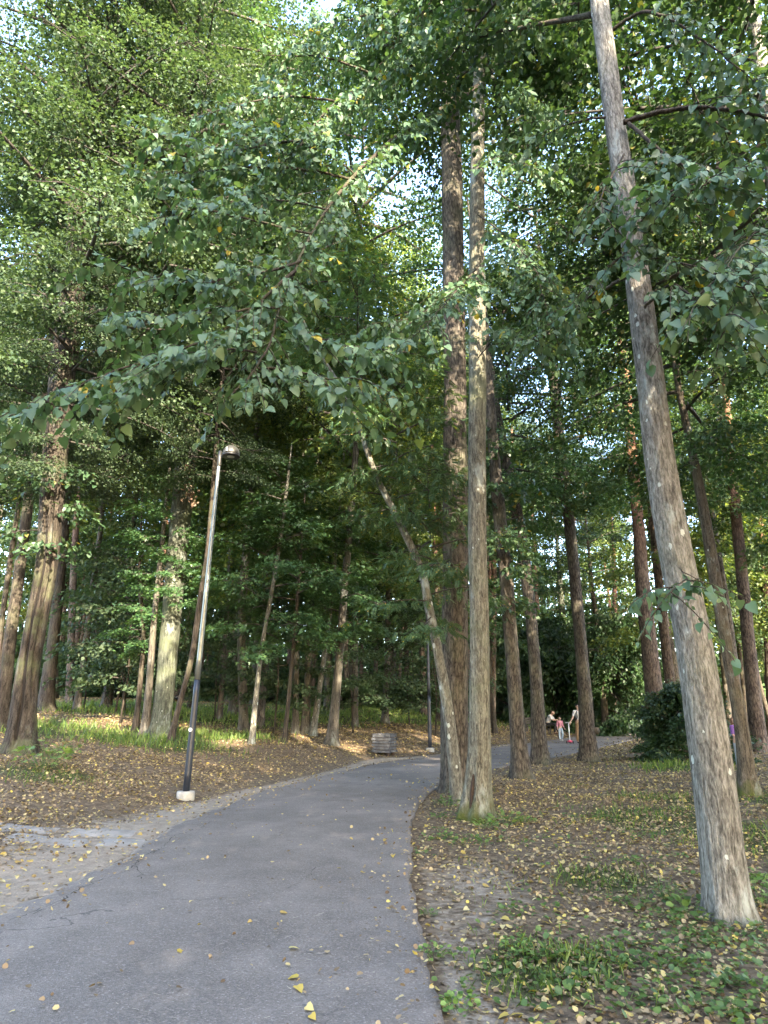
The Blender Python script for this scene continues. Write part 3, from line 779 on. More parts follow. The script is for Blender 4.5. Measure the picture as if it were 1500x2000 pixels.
traced_tree('t17', 'linden_tree', 'brown trunk leaning right, the nearest one left of the wooden bin', 'tree',
            [(647, 1456, 21), (654, 1380, 18), (661, 1300, 16), (673, 1150, 15), (690, 950, 13), (700, 800, 11)], 'bark_grey', 17, [('maple2', 3.6, .9, 5), ('yellow', 7.5, 1.0, 1), ('broad', 14, 1.4, 4)])
traced_tree('t18', 'young_tree', 'straight slim trunk between the leaning brown trunk and the wooden bin', 'tree',
            [(693, 1418, 12), (695, 1260, 9), (697, 1100, 8), (705, 930, 7)], 'bark_grey', 18, [('yellow', 7, 1.1, 3)])
traced_tree('t19', 'young_tree', 'slim trunk with sunlit lower half directly above the wooden bin', 'tree',
            [(752, 1413, 14), (755, 1300, 10), (757, 1200, 9), (761, 1060, 8)], 'bark_grey', 18, [('yellow', 7.5, 1.2, 2), ('maple2', 4.5, 1.0, 1), ('yellow', 15, 1.2, 4)])
# ---- a tree whose trunk enters at the top right corner
traced_tree('t36', 'linden_tree', 'pale-spotted trunk crossing the top right corner of the photo', 'tree',
            [(1620, 1640, 44), (1560, 900, 34), (1515, 400, 28), (1490, 150, 25), (1465, 0, 22)], 'bark_linden', 17, [('broad', 7.5, 1.0, 5)], dist=9.0)

def trunk_of(root):
    return [c for c in root.children if c.name.startswith('trunk')][0]
# burl on the dark trunk by the woman
root, base, pts, rad = TREES['t25']
a = Acc()
bp = at_y(1163, 1427, base[1]) - base
a.lathe([(.0, -.11), (.07, -.10), (.11, -.04), (.115, .03), (.08, .09), (.0, .11)], 14, (bp[0], -.05, bp[2]))
a.build('burl', M['bark_rough'], trunk_of(root), True)
# dark split in the old trunk
root, base, pts, rad = TREES['t1']
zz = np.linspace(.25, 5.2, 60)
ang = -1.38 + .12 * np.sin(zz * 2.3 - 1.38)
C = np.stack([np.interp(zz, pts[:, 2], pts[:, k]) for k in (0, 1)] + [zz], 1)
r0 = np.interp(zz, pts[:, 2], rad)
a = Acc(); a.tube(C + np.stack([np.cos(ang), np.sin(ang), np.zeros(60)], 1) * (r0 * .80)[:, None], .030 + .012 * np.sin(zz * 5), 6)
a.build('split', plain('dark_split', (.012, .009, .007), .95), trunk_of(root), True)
# rotten heart in the slit of the mossy linden
root, base, pts, rad = TREES['t22']
a = Acc()
zz = np.linspace(.10, .62, 14)
r0 = np.interp(zz, pts[:, 2], rad)
ang = -2.1 + .12 * np.sin(zz * 2.3 - 2.1)
C = np.stack([np.interp(zz, pts[:, 2], pts[:, 0]), np.zeros(14), zz], 1)
# the trunk's ring starts along x, turns towards the camera at -90 degrees
pth = C + np.stack([np.cos(ang), np.sin(ang), np.zeros(14)], 1) * (r0 * .84)[:, None]
a.tube(pth, .034 * np.sin(np.linspace(.2, PI - .2, 14)) ** .5, 8)
a.build('hollow', M['hollow'], trunk_of(root), True)

# ------------------------------------------------------------------ near linden branches
def px3(px, py, y):
    return at_y(px, py, y)

def branch_set(root_key, lines, twig_len=(.35, .9), seed=0, leaf=.095, leafmat='linden_leaf', per_m=4.2, tmpl=T_HEART, start=.15, leaf_gap=.048, near=1.0):
    root, base, *_ = TREES[root_key]
    rng = np.random.default_rng(seed)
    acc = Acc(); Pos = []; Dir = []; Nr = []
    for ln, r0, bare in lines:
        P = np.array([px3(q[0], q[1], 8.9 - (8.9 - q[2]) * near) for q in ln]) - base
        C = catmull(P, 10)
        C += np.cumsum(rng.normal(0, .006, C.shape), axis=0)
        s = np.r_[0, np.cumsum(np.linalg.norm(np.diff(C, axis=0), axis=1))]
        acc.tube(C, np.interp(s, [0, s[-1]], [r0, max(.004, r0 * .22)]), 7, caps=False)
        L = s[-1]
        nt = int(L * per_m)
        for i in range(nt):
            q = L * (bare + (1 - bare) * (i + rng.uniform(0, 1)) / max(1, nt))
            p = np.array([np.interp(q, s, C[:, k]) for k in range(3)])
            j = min(len(C) - 2, np.searchsorted(s, q))
            tdir = unit(C[min(j + 1, len(C) - 1)] - C[max(0, j - 1)])
            side = unit(np.cross(tdir, [0, 0, 1.0])) * (1 if i % 2 else -1)
            d = unit(tdir * rng.uniform(.5, 1.0) + side * rng.uniform(.4, 1.1) + np.array([0, 0, rng.uniform(-.25, .25)]))
            l = rng.uniform(*twig_len) * (1.1 - .4 * q / L)
            t = np.linspace(0, 1, 6)
            tw = p + l * t[:, None] * d + np.array([0, 0, -1.0]) * (l * .38 * t ** 2)[:, None]
            acc.tube(tw, np.interp(t, [0, 1], [.006, .0025]), 4, caps=False)
            n = max(3, int(l / leaf_gap))
            for k in range(n):
                u = (k + .6) / n
                lp = np.array([np.interp(u, t, tw[:, c]) for c in range(3)])
                sd = unit(np.cross(d, [0, 0, 1.0])) * (1 if k % 2 else -1)
                ld = unit(d * .55 + sd * rng.uniform(.3, .9) + np.array([0, 0, -rng.uniform(.35, 1.3)]) + rng.normal(0, .42, 3))
                Pos.append(lp + ld * .03); Dir.append(ld)
                Nr.append(np.array([0, 0, 1.0]) + .55 * unit(np.array([d[0], d[1], 0]) + 1e-6) + rng.normal(0, .6, 3))
    Pos, Dir, Nr = np.array(Pos), np.array(Dir), np.array(Nr)
    V, F = emit(tmpl, Pos, Dir, Nr, leaf * rng.uniform(.4, 1.25, len(Pos)))
    link('crown', np_mesh('linden_leaves', V, F, M[leafmat]), root)
    link('branches', _bm(acc, 'linden_branches', M['bark_dark']), root)

branch_set('t22', [
    ([(932, 170, 8.9), (860, 215, 8.4), (770, 275, 7.8), (690, 350, 7.2), (610, 455, 6.7), (560, 560, 6.3), (525, 660, 6.0), (490, 725, 5.8), (455, 775, 5.7)], .042, .15),
    ([(575, 530, 6.4), (450, 635, 6.0), (330, 700, 5.6), (180, 745, 5.3), (20, 815, 5.1)], .02, .05),
    ([(610, 455, 6.7), (500, 430, 6.4), (390, 410, 6.1), (300, 430, 5.9)], .016, .1),
    ([(590, 510, 6.5), (470, 545, 6.2), (330, 560, 5.9), (200, 515, 5.7)], .018, .1),
    ([(690, 350, 7.2), (560, 330, 6.9), (420, 335, 6.6), (280, 345, 6.4)], .02, .1),
    ([(640, 410, 6.9), (540, 390, 6.7), (450, 380, 6.4), (370, 400, 6.2)], .014, .1),
    ([(545, 600, 6.2), (440, 600, 6.0), (330, 620, 5.7), (220, 640, 5.5)], .014, .1),
    ([(540, 620, 6.1), (600, 660, 5.9), (680, 680, 5.8), (750, 690, 5.7)], .012, .1),
    ([(500, 720, 5.9), (570, 725, 5.7), (640, 740, 5.6), (690, 750, 5.5)], .012, .05),
    ([(500, 690, 5.9), (430, 690, 5.7), (350, 710, 5.5), (290, 740, 5.4)], .012, .05),
    ([(700, 345, 7.3), (640, 300, 7.0), (560, 270, 6.8), (470, 260, 6.6)], .014, .1),
    ([(934, 560, 8.9), (880, 590, 8.3), (810, 625, 7.8), (730, 640, 7.5)], .016, .1),
    ([(934, 520, 8.9), (900, 560, 8.0), (860, 610, 7.4), (820, 660, 7.0)], .014, .2),
    ([(936, 60, 9.0), (850, 110, 8.5), (740, 150, 7.7), (650, 205, 7.2), (590, 285, 6.8)], .05, .2),
    ([(740, 150, 7.7), (640, 115, 7.4), (520, 110, 7.0)], .02, .1),
    ([(660, 200, 7.2), (560, 190, 7.0), (460, 210, 6.8), (380, 240, 6.6)], .018, .1),
    ([(600, 270, 6.9), (500, 290, 6.7), (400, 300, 6.5), (290, 260, 6.3)], .018, .1),
    ([(937, 20, 9.0), (800, 20, 8.2), (690, 40, 7.5), (600, 70, 7.0)], .025, .1),
    ([(935, 240, 8.9), (990, 200, 8.3), (1040, 190, 7.9)], .016, .5),
    ([(935, 330, 8.9), (990, 300, 8.0), (1030, 330, 7.5)], .014, .5),
    ([(935, 120, 8.9), (860, 80, 7.8), (800, 90, 7.2), (740, 60, 6.8)], .016, .1),
    ([(934, 420, 8.9), (1000, 470, 8.2), (1050, 540, 7.8), (1070, 620, 7.6)], .014, .2),
    ([(934, 700, 8.9), (985, 640, 8.2), (1040, 660, 7.8)], .010, .2),
], seed=3, per_m=9, twig_len=(.35, 1.15), leaf=.086, near=1.12, leaf_gap=.031)
branch_set('t27', [
    ([(1218, 240, 5.3), (1330, 208, 5.1), (1490, 217, 4.9), (1600, 260, 4.7)], .03, .25),
    ([(1222, 235, 5.3), (1290, 290, 5.0), (1400, 360, 4.8), (1520, 410, 4.7)], .022, .2),
    ([(1235, 430, 5.1), (1280, 400, 4.7), (1380, 360, 4.4), (1490, 310, 4.3)], .016, .1),
    ([(1250, 520, 5.1), (1300, 500, 4.6), (1390, 520, 4.3), (1480, 560, 4.2)], .016, .1),
    ([(1260, 600, 5.0), (1310, 560, 4.6), (1370, 600, 4.3), (1440, 640, 4.1)], .014, .1),
    ([(1240, 470, 5.1), (1190, 520, 4.8), (1150, 560, 4.7)], .014, .1),
    ([(1247, 530, 5.2), (1180, 570, 5.6), (1110, 625, 6.0), (1050, 690, 6.4)], .02, .4),
    ([(1220, 300, 5.2), (1180, 380, 4.8), (1210, 440, 4.6)], .012, .1),
    ([(1172, 25, 5.7), (1060, 45, 6.2), (950, 62, 6.8), (850, 115, 7.4)], .04, .3),
    ([(1205, 230, 5.4), (1120, 240, 5.6), (1020, 290, 6.0)], .016, .2),
    ([(1180, 70, 5.6), (1260, 20, 5.3), (1350, 60, 5.1), (1480, 150, 4.9)], .022, .2),
    ([(1325, 1110, 5.0), (1345, 1140, 4.75), (1375, 1130, 4.7)], .006, .1),
    ([(1330, 1150, 5.0), (1310, 1150, 4.8), (1290, 1175, 4.75)], .005, .1),
], seed=5, leaf=.080, per_m=9, twig_len=(.3, .75), leaf_gap=.035)
branch_set('t36', [
    ([(1500, 300, 6.5), (1420, 330, 4.6), (1330, 370, 4.4), (1230, 400, 4.4)], .02, .3),
    ([(1510, 420, 6.5), (1470, 470, 4.6), (1400, 540, 4.3), (1350, 610, 4.2)], .02, .3),
    ([(1510, 420, 6.5), (1490, 500, 4.9), (1450, 580, 4.6), (1420, 660, 4.6)], .018, .3),
], seed=6, leaf=.080, per_m=9, twig_len=(.3, .8), leaf_gap=.035)

# dead twig bundle with dry leaves, caught in front of the lichened trunk
dp = at_y(368, 905, TREES['t7'][1][1] - 1.2)
rng = np.random.default_rng(9)
root = thing('broken_branch', 'broken twig with pale dry leaves hanging before the lichened trunk left of the lamp', 'dead branch', dp)
a = Acc()
tw = np.array([(0, 0, .35), (.05, 0, -.1), (.02, 0, -.5), (.1, 0, -1.0), (.22, 0, -1.35)])
a.tube(catmull(tw, 6), .008, 5)
a.build('twig', M['twig'], root)
n = 90
u = rng.uniform(.25, 1, n)
pp = np.stack([np.interp(u, np.linspace(0, 1, 5), tw[:, k]) for k in range(3)], 1) + rng.normal(0, .11, (n, 3))
V, F = emit(T_ROUND, pp, rng.normal(0, .5, (n, 3)) + (0, 0, -.8), rng.normal(0, 1, (n, 3)), .10 * rng.uniform(.6, 1.3, n))
link('dry_leaves', np_mesh('dry_leaves', V, F, M['dry_leaf']), root)

# ------------------------------------------------------------------ background trees
def proto_trunk(name, H, r, mat, seed):
    rng = np.random.default_rng(seed)
    z = np.linspace(0, H, 7)
    w = np.cumsum(rng.normal(0, .10, (7, 2)), axis=0); w[0] = 0
    return trunk_mesh(name, np.column_stack([w, z]), np.linspace(r, r * .35, 7), M[mat], 12, .35, seed, step=.8)
PT = [('pine_tree', proto_trunk('pine_trunk', 22, .19, 'bark_pine', 1), 'tall pine', [('pine', 15.0, 1.1), ('pine', 18.5, .8)]),
      ('forest_tree', proto_trunk('grey_trunk', 20, .15, 'bark_grey', 2), 'grey-barked leafy tree', [('tall', 6.5, .85)]),
      ('slender_tree', proto_trunk('dark_trunk', 18, .10, 'bark_dark', 3), 'slender dark-stemmed tree', [('tall', 5.0, .7)]),
      ('forest_tree', proto_trunk('brown_trunk', 21, .17, 'bark_rough', 4), 'brown-barked tree with yellow-green leaves', [('tally', 6.0, .85)])]
BG = []
def bg_ok(x, y, rmin=1.8):
    for _, b, *_r in TREES.values():
        if math.hypot(b[0] - x, b[1] - y) < rmin: return False
    for bx, by in BG:
        if math.hypot(bx - x, by - y) < 1.7: return False
    return True
rng = np.random.default_rng(21)
groups = {0: 'tall pines deep in the wood', 1: 'grey leafy trees deep in the wood', 2: 'slender dark stems deep in the wood', 3: 'yellow-green trees deep in the wood'}
labels = {0: 'tall straight pine among many deep in the wood', 1: 'grey-barked leafy tree among many deep in the wood',
          2: 'slender dark-stemmed tree among many deep in the wood', 3: 'tree with yellow-green leaves among many deep in the wood'}
tries = 0
while len(BG) < 112 and tries < 6000:
    tries += 1
    az = math.radians(rng.uniform(-37, 37)); r = rng.uniform(24, 72) if rng.uniform() < .35 else rng.uniform(36, 74)
    x, y = r * math.sin(az), r * math.cos(az)
    P = np.array([[x, y]])
    dl, dr = sdist(P, LP)[0], -sdist(P, RP)[0]
    if max(dl, dr) < 1.6: continue
    z = ground_z(x, y)
    px, py = proj((x, y, z))
    if 1020 < px < 1290 and r < 50: continue
    if 540 < px < 960 and r < 36: continue
    if 1290 < px < 1500 and r < 25: continue
    if 60 < px < 270 and r < 33: continue
    if not bg_ok(x, y): continue
    k = int(rng.choice(4, p=[.46, .10, .18, .26]))
    nm, tm, lab, crs = PT[k]
    s = rng.uniform(.95, 1.35)
    root = thing(nm, labels[k], 'tree', (x, y, z), rng.uniform(0, 6.28), groups[k])
    root.rotation_euler = (rng.normal(0, .02), rng.normal(0, .02), rng.uniform(0, 6.28))
    root.scale = (s, s, s)
    link('trunk', tm, root)
    for lib, cz, csc in crs:
        link('crown', LIB[lib][0], root, (0, 0, cz * rng.uniform(.75, 1.1)), rng.uniform(0, 6.28), csc)
    BG.append((x, y))

# the wall of wood that closes every view
def far_wood():
    rng = np.random.default_rng(31)
    n = 90000
    az = np.radians(rng.uniform(-44, 44, n)); r = rng.uniform(74, 100, n)
    x, y = r * np.sin(az), r * np.cos(az)
    top = 19 + 4.5 * nz(az * 20, az * 0, 1.0, 3) + 3 * nz(az * 61, az * 0, 1.0, 1)
    z = np.where(rng.uniform(0, 1, n) < .5, rng.uniform(0, 1, n) ** 1.3 * 7, rng.uniform(0, 1, n) * top)
    keep = z > -1
    x, y, z = x[keep], y[keep], z[keep]
    k = len(x)
    pos = np.stack([x, y, z + height(x, y)], 1)
    V, F = emit(T_RHOMB, pos, rng.normal(0, 1, (k, 3)), np.array([0, -.3, 1.0]) + rng.normal(0, .6, (k, 3)), .75 * rng.uniform(.6, 1.3, k))
    tag(link('distant_wood', np_mesh('distant_wood', V, F, M['broad_leaf'])), 'leafy wall of the wood far behind all separate trunks', 'wood', kind='stuff')
    a = Acc()
    for _ in range(170):
        az = math.radians(rng.uniform(-42, 42)); r = rng.uniform(73, 92)
        x, y = r * math.sin(az), r * math.cos(az); z = ground_z(x, y)
        rr = rng.uniform(.08, .2)
        a.tube([(x, y, z - .3), (x + rng.normal(0, .3), y, z + 9), (x + rng.normal(0, .6), y, z + 19)], [rr, rr * .8, rr * .4], 6, caps=False)
    tag(a.build('distant_stems', M['bark_grey'], None, True), 'mass of far thin stems closing the view through the wood', 'wood', kind='stuff')
far_wood()

# ------------------------------------------------------------------ shrubs and weeds
def shrub(label, px, py, sc, rz=0.0, group=None, lib='shrub', dist=None, name='shrub', cat='shrub', sz=1.0):
    b = G(px, py)
    if dist:
        p = at_y(px, py, dist); b = np.array([p[0], dist, ground_z(p[0], dist)])
    root = thing(name, label, cat, b, rz, group)
    link('leaves', LIB[lib][0], root, (0, 0, .02), 0, (sc, sc, sc * sz))
    link('stems', LIB[lib][1], root, (0, 0, .02), 0, (sc, sc, sc * sz))
    return root
shrub('big dark rounded shrub in front of the thick pine on the right', 1352, 1487, 1.0, .3, sz=.95)
shrub('lower dark shrub on the left flank of the big rounded one', 1303, 1470, .62, 2.0)
shrub('tall dark shrub behind the dark burl trunk, spreading toward the path', 1225, 1420, 2.0, 1.0, dist=40, sz=1.5)
shrub('dark shrub beyond the path above the toddler', 1085, 1405, 1.9, 2.0, dist=44, sz=1.6)
shrub('dark shrub beyond the path behind the woman', 1145, 1405, 2.0, 3.0, dist=46, sz=1.6)
shrub('dark shrub beyond the path left of the bench', 1000, 1400, 1.8, 4.0, dist=45, sz=1.6)
i = 0
rng = np.random.default_rng(44)
for px, y in [(30, 30), (100, 36), (185, 38), (260, 40), (330, 38), (400, 40), (470, 42), (540, 44), (590, 40), (640, 46), (700, 44), (760, 47), (820, 45), (880, 47), (940, 44), (1040, 52), (1190, 56), (1270, 50), (1340, 44), (1400, 38), (1460, 40), (1520, 36), (660, 56), (800, 58), (500, 55), (300, 52), (140, 48), (920, 56)]:
    shrub('dark understorey bush among many at the back of the wood', px, 1390, rng.uniform(.9, 1.6), rng.uniform(0, 6), 'understorey bushes at the back of the wood', dist=y + 4, sz=rng.uniform(.5, .9), name='bush', cat='bush')
# saplings whose leaves fill the middle storey
for lab, px, py, sc, y in [('bright green sapling behind the dark-footed trunk in the left glade', 165, 1380, 1.3, 27), ('sapling with thin leaf layers left of the leaning stem behind the lamp', 225, 1395, .9, 25),
                      ('leafy sapling just right of the lamp post in the glade', 420, 1400, 1.1, 27), ('sapling in the gap between the thin peeling maple and the clump of three', 535, 1420, 1.0, 24), ('sapling behind the leaning brown trunk above the wooden bin', 690, 1410, 1.15, 27), ('tall sapling right of the lichened trunk, far behind the lamp post', 470, 1400, 1.3, 29), ('bright sapling filling the gap left of the lichened trunk', 235, 1400, 1.35, 22), ('sapling right of the thin trunk above the wooden bin', 800, 1400, 1.2, 33),
                      ('sapling with layered leaves between the dark lamp post and the leaning pale stem', 850, 1410, 1.2, 30)]:
    b = at_y(px, py, y)
    root = thing('sapling', lab, 'sapling', (b[0], y, ground_z(b[0], y)), random.uniform(0, 6))
    st = Acc(); st.tube([(0, 0, -.1), (.1, .05, 1.6), (0, 0, 3.2), (.1, 0, 5)], [.035, .03, .022, .01], 7)
    st.build('trunk', M['bark_dark'], root, True)
    link('crown', LIB['sapling'][0], root, (0, 0, 1.0), 0, sc)
    link('branches', LIB['sapling'][1], root, (0, 0, 1.0), 0, sc)

def weed_mesh(name, seed, n, spread, hgt, size, tmpl, mat):
    rng = np.random.default_rng(seed)
    th = rng.uniform(0, 6.28, n); r = spread * np.sqrt(rng.uniform(0, 1, n))
    pos = np.stack([r * np.cos(th), r * np.sin(th), hgt * rng.uniform(.25, 1, n) * (1 - .5 * r / spread)], 1)
    d = np.stack([np.cos(th), np.sin(th), rng.uniform(-.2, .5, n)], 1) + rng.normal(0, .3, (n, 3))
    V, F = emit(tmpl, pos, d, np.array([0, 0, 1.0]) + rng.normal(0, .3, (n, 3)), size * rng.uniform(.6, 1.3, n))
    a = Acc()
    for k in range(0, n, 2):
        a.tube([(pos[k, 0] * .3, pos[k, 1] * .3, -.02), pos[k]], [.003, .002], 3, caps=False)
    me = a.mesh(name + '_stems'); me.materials.append(M['weed_leaf'])
    return np_mesh(name, V, F, M[mat]), me
W_A = weed_mesh('weed_a', 1, 46, .22, .24, .07, T_ROUND, 'weed_leaf')
W_B = weed_mesh('weed_b', 2, 60, .30, .40, .075, T_MAPLE, 'weed_leaf')
for lab, px, py, lib, sc in [('low leafy weeds at the right foot of the mossy linden', 985, 1612, W_A, 1.0), ('weeds at the front foot of the mossy linden', 950, 1618, W_A, .7),
                             ('round-leaved weed right of the weeds by the mossy linden', 1030, 1608, W_A, .55), ('leafy plant at the right foot of the large leaning linden', 1490, 1770, W_B, .8),
                             ('weeds at the left foot of the large leaning linden', 1352, 1790, W_A, .75), ('low weeds left of the large leaning linden, a step nearer the path', 1310, 1760, W_B, .45), ('leafy seedlings at the foot of the old split-barked trunk', 85, 1500, W_B, 1.6),
                             ('green seedlings right of the old split-barked trunk', 125, 1480, W_B, 1.0), ('small bushy growth between the paired trunks by the path', 905, 1560, W_B, .9),
                             ('sprouts at the path edge before the rough-barked trunk', 872, 1575, W_A, .9), ('plantain rosette by the path edge in the right foreground', 848, 1872, W_A, .42),
                             ('weed tuft on the bare soil in the bottom right foreground', 1010, 1865, W_A, .40), ('pale seedling on the bare verge in the bottom right foreground', 838, 1790, W_A, .28),
                             ('yellowing plant at the path edge near the bottom of the photo', 900, 1975, W_A, .42)]:
    b = G(px, py)
    root = thing('weed', lab, 'weed', b, random.uniform(0, 6))
    link('leaves', lib[0], root, sc=sc); link('stems', lib[1], root, sc=sc)

# ------------------------------------------------------------------ ground litter, grass, ground cover
def scatter(n, r0, r1, az0=-38, az1=38, seed=0, power=1.0):
    rng = np.random.default_rng(seed)
    az = np.radians(rng.uniform(az0, az1, n)); r = r0 * (r1 / r0) ** rng.uniform(0, 1, n) if power == 0 else r0 + (r1 - r0) * rng.uniform(0, 1, n) ** power
    return r * np.sin(az), r * np.cos(az), rng

def litter():
    x, y, rng = scatter(400000, 2.9, 48, seed=51, power=1.15)
    P = np.stack([x, y], 1)
    dl, dr = sdist(P, LP), -sdist(P, RP)
    g = grass_mask(x, y)
    onp = (dl < 0) & (dr < 0)
    dens = np.where(dl > 0, np.clip((dl - .25) / 1.6, .12, 1), np.where(dr > 0, np.clip(.35 + dr / 2.5, .2, 1), .012 + .22 * np.exp(dl / .22) + .35 * np.exp(dr / .16)))
    near = np.clip((y - 3) / 9, .0, 1)
    dens *= .5 + .5 * near
    dens *= 1 - .9 * np.clip(g * 1.3, 0, 1) * (y > 14)
    dens *= np.clip(.75 + .5 * nz(x, y, .9, 5), .2, 1)
    m = rng.uniform(0, 1, len(x)) < dens
    x, y, onp = x[m], y[m], onp[m]; k = len(x)
    r = np.hypot(x, y)
    z = np.where(onp, .058, height(x, y) + .008) + rng.uniform(0, .012, k)
    d = rng.normal(0, 1, (k, 3)); d[:, 2] *= .22
    V, F = emit(T_ROUND, np.stack([x, y, z], 1), d, np.array([0, 0, 1.0]) + rng.normal(0, .45, (k, 3)), (.021 + .0010 * r) * rng.uniform(.4, 1.6, k))
    tag(link('fallen_leaves', np_mesh('fallen_leaves', V, F, M['litter_leaf'])), 'brown and yellow fallen leaves strewn over the forest floor', 'leaf litter', kind='stuff')
    # yellow leaves, on the soil and a few on the asphalt
    x, y, rng = scatter(24000, 3.0, 42, seed=52, power=1.3)
    P = np.stack([x, y], 1)
    dl, dr = sdist(P, LP), -sdist(P, RP)
    onp = (dl < 0) & (dr < 0)
    m = rng.uniform(0, 1, len(x)) < np.where(onp, .014 + .07 * (y > 14), np.clip(.16 + .5 * nz(x, y, .35, 1), .08, .7))
    x, y, onp = x[m], y[m], onp[m]; k = len(x)
    z = np.where(onp, .062, height(x, y) + .016)
    d = rng.normal(0, 1, (k, 3)); d[:, 2] *= .15
    V, F = emit(T_HEART, np.stack([x, y, z], 1), d, np.array([0, 0, 1.0]) + rng.normal(0, .2, (k, 3)), .046 * rng.uniform(.35, 1.4, k))
    tag(link('yellow_leaves', np_mesh('yellow_leaves', V, F, M['litter_yellow'])), 'bright yellow fallen leaves dotted over soil and asphalt', 'leaf litter', kind='stuff')
    # pale bracts and chips on the asphalt
    x, y, rng = scatter(9000, 3.0, 22, -36, 14, seed=53, power=1.2)
    P = np.stack([x, y], 1)
    dl, dr = sdist(P, LP), -sdist(P, RP)
    m = (dl < .6) & (dr < -.05) & (rng.uniform(0, 1, len(x)) < np.clip(.18 + .5 * (x > -1.2) * (y < 7), 0, 1))
    x, y = x[m], y[m]; k = len(x)
    z = np.where(dl[m] > -.1, .045, .062)
    d = np.stack([np.ones(k), rng.normal(0, .6, k), np.zeros(k)], 1)
    V, F = emit(T_NEEDLE, np.stack([x, y, z], 1), d, np.array([0, 0, 1.0]) + rng.normal(0, .08, (k, 3)), .038 * rng.uniform(.2, 1.3, k))
    V[:, 2] = np.where(V[:, 2] < .058, .058, V[:, 2])
    tag(link('linden_bracts', np_mesh('linden_bracts', V, F, M['bract'])), 'pale dry linden bracts sprinkled on the grey asphalt', 'debris', kind='stuff')
litter()

def grass():
    x, y, rng = scatter(220000, 4.0, 60, seed=61, power=1.0)
    g = grass_mask(x, y)
    P = np.stack([x, y], 1)
    dl, dr = sdist(P, LP), -sdist(P, RP)
    pr = np.where(dl > 0, g * np.clip(.65 + .5 * nz(x, y, .5, 2), 0, 1), np.where(dr > 0, g * .9 * np.clip(.6 + .8 * nz(x, y, 1.1, 2), 0, 1) + .05 * (dr > .3) * (y < 15) * np.clip(.3 + .9 * nz(x, y, .8, 7), 0, 1), 0))
    m = rng.uniform(0, 1, len(x)) < pr
    x, y = x[m], y[m]; k = len(x); r = np.hypot(x, y)
    pos = np.stack([x, y, height(x, y) - .01], 1)
    d = rng.normal(0, .35, (k, 3)); d[:, 2] = 1
    hgt = np.where(y > 15, .20, .085) * rng.uniform(.5, 1.4, k)
    w = np.clip(.0035 * r / 6, .004, .02) / hgt
    d = unit(d); s = unit(rng.normal(0, 1, (k, 3)) * (1, 1, 0)); bend = unit(rng.normal(0, 1, (k, 3)) * (1, 1, 0)) * .28
    V = np.stack([pos - s * (w * hgt)[:, None], pos + s * (w * hgt)[:, None], pos + (d * .6 + bend * .3) * hgt[:, None] + s * (w * hgt * .7)[:, None], pos + (d + bend) * hgt[:, None]], 1).reshape(-1, 3)
    F = (np.arange(k) * 4)[:, None] + np.array([0, 1, 2, 3])
    tag(link('grass', np_mesh('grass', V, F, M['grass'])), 'green grass in the forest glade and in thin tufts on the verge', 'grass', kind='stuff')
    # creeping low plants in the right foreground
    rng = np.random.default_rng(62)
    C = []
    cps = [((1330, 1900), .55, 46), ((1440, 1930), .5, 40), ((1250, 1850), .5, 24), ((1180, 1880), .4, 18), ((1320, 1800), .5, 26), ((1220, 1770), .6, 22), ((1050, 1870), .35, 22), ((1120, 1960), .4, 16), ((1000, 1790), .35, 12),
           ((860, 1640), .4, 20), ((930, 1650), .5, 16), ((1290, 1640), .7, 24), ((1180, 1600), .9, 20), ((1480, 1830), .4, 20), ((900, 1960), .18, 8), ((960, 1900), .25, 7), ((1420, 1980), .4, 22), ((880, 1600), .3, 14), ((1060, 1650), .9, 14), ((1220, 1960), .4, 14), ((1380, 1840), .3, 20), ((1240, 1690), .8, 22), ((1460, 1720), .5, 20)]
    for p, rad, n in cps:
        c = G(*p)
        for _ in range(int(n * .8)):
            t = rng.uniform(0, 6.28); q = rad * rng.normal(0, .75)
            C.append((c[0] + q * math.cos(t), c[1] + q * math.sin(t)))
    C = np.array(C)
    m = (-sdist(C, RP)) > .08
    C = C[m]
    n = 7
    px = np.repeat(C[:, 0], n); py = np.repeat(C[:, 1], n); k = len(px)
    th = rng.uniform(0, 6.28, k); rr = .055 * np.sqrt(rng.uniform(0, 1, k)) * 1.6
    x = px + rr * np.cos(th); y = py + rr * np.sin(th)
    pos = np.stack([x, y, height(x, y) + rng.uniform(.01, .06, k)], 1)
    d = np.stack([np.cos(th), np.sin(th), rng.uniform(-.1, .5, k)], 1) + rng.normal(0, .25, (k, 3))
    V, F = emit(T_ROUND, pos, d, np.array([0, 0, 1.0]) + rng.normal(0, .3, (k, 3)), .036 * rng.uniform(.4, 1.4, k))
    tag(link('creeping_plants', np_mesh('creeping_plants', V, F, M['weed_leaf'])), 'low round-leaved creeping plants on the right foreground soil', 'ground cover', kind='stuff')
grass()

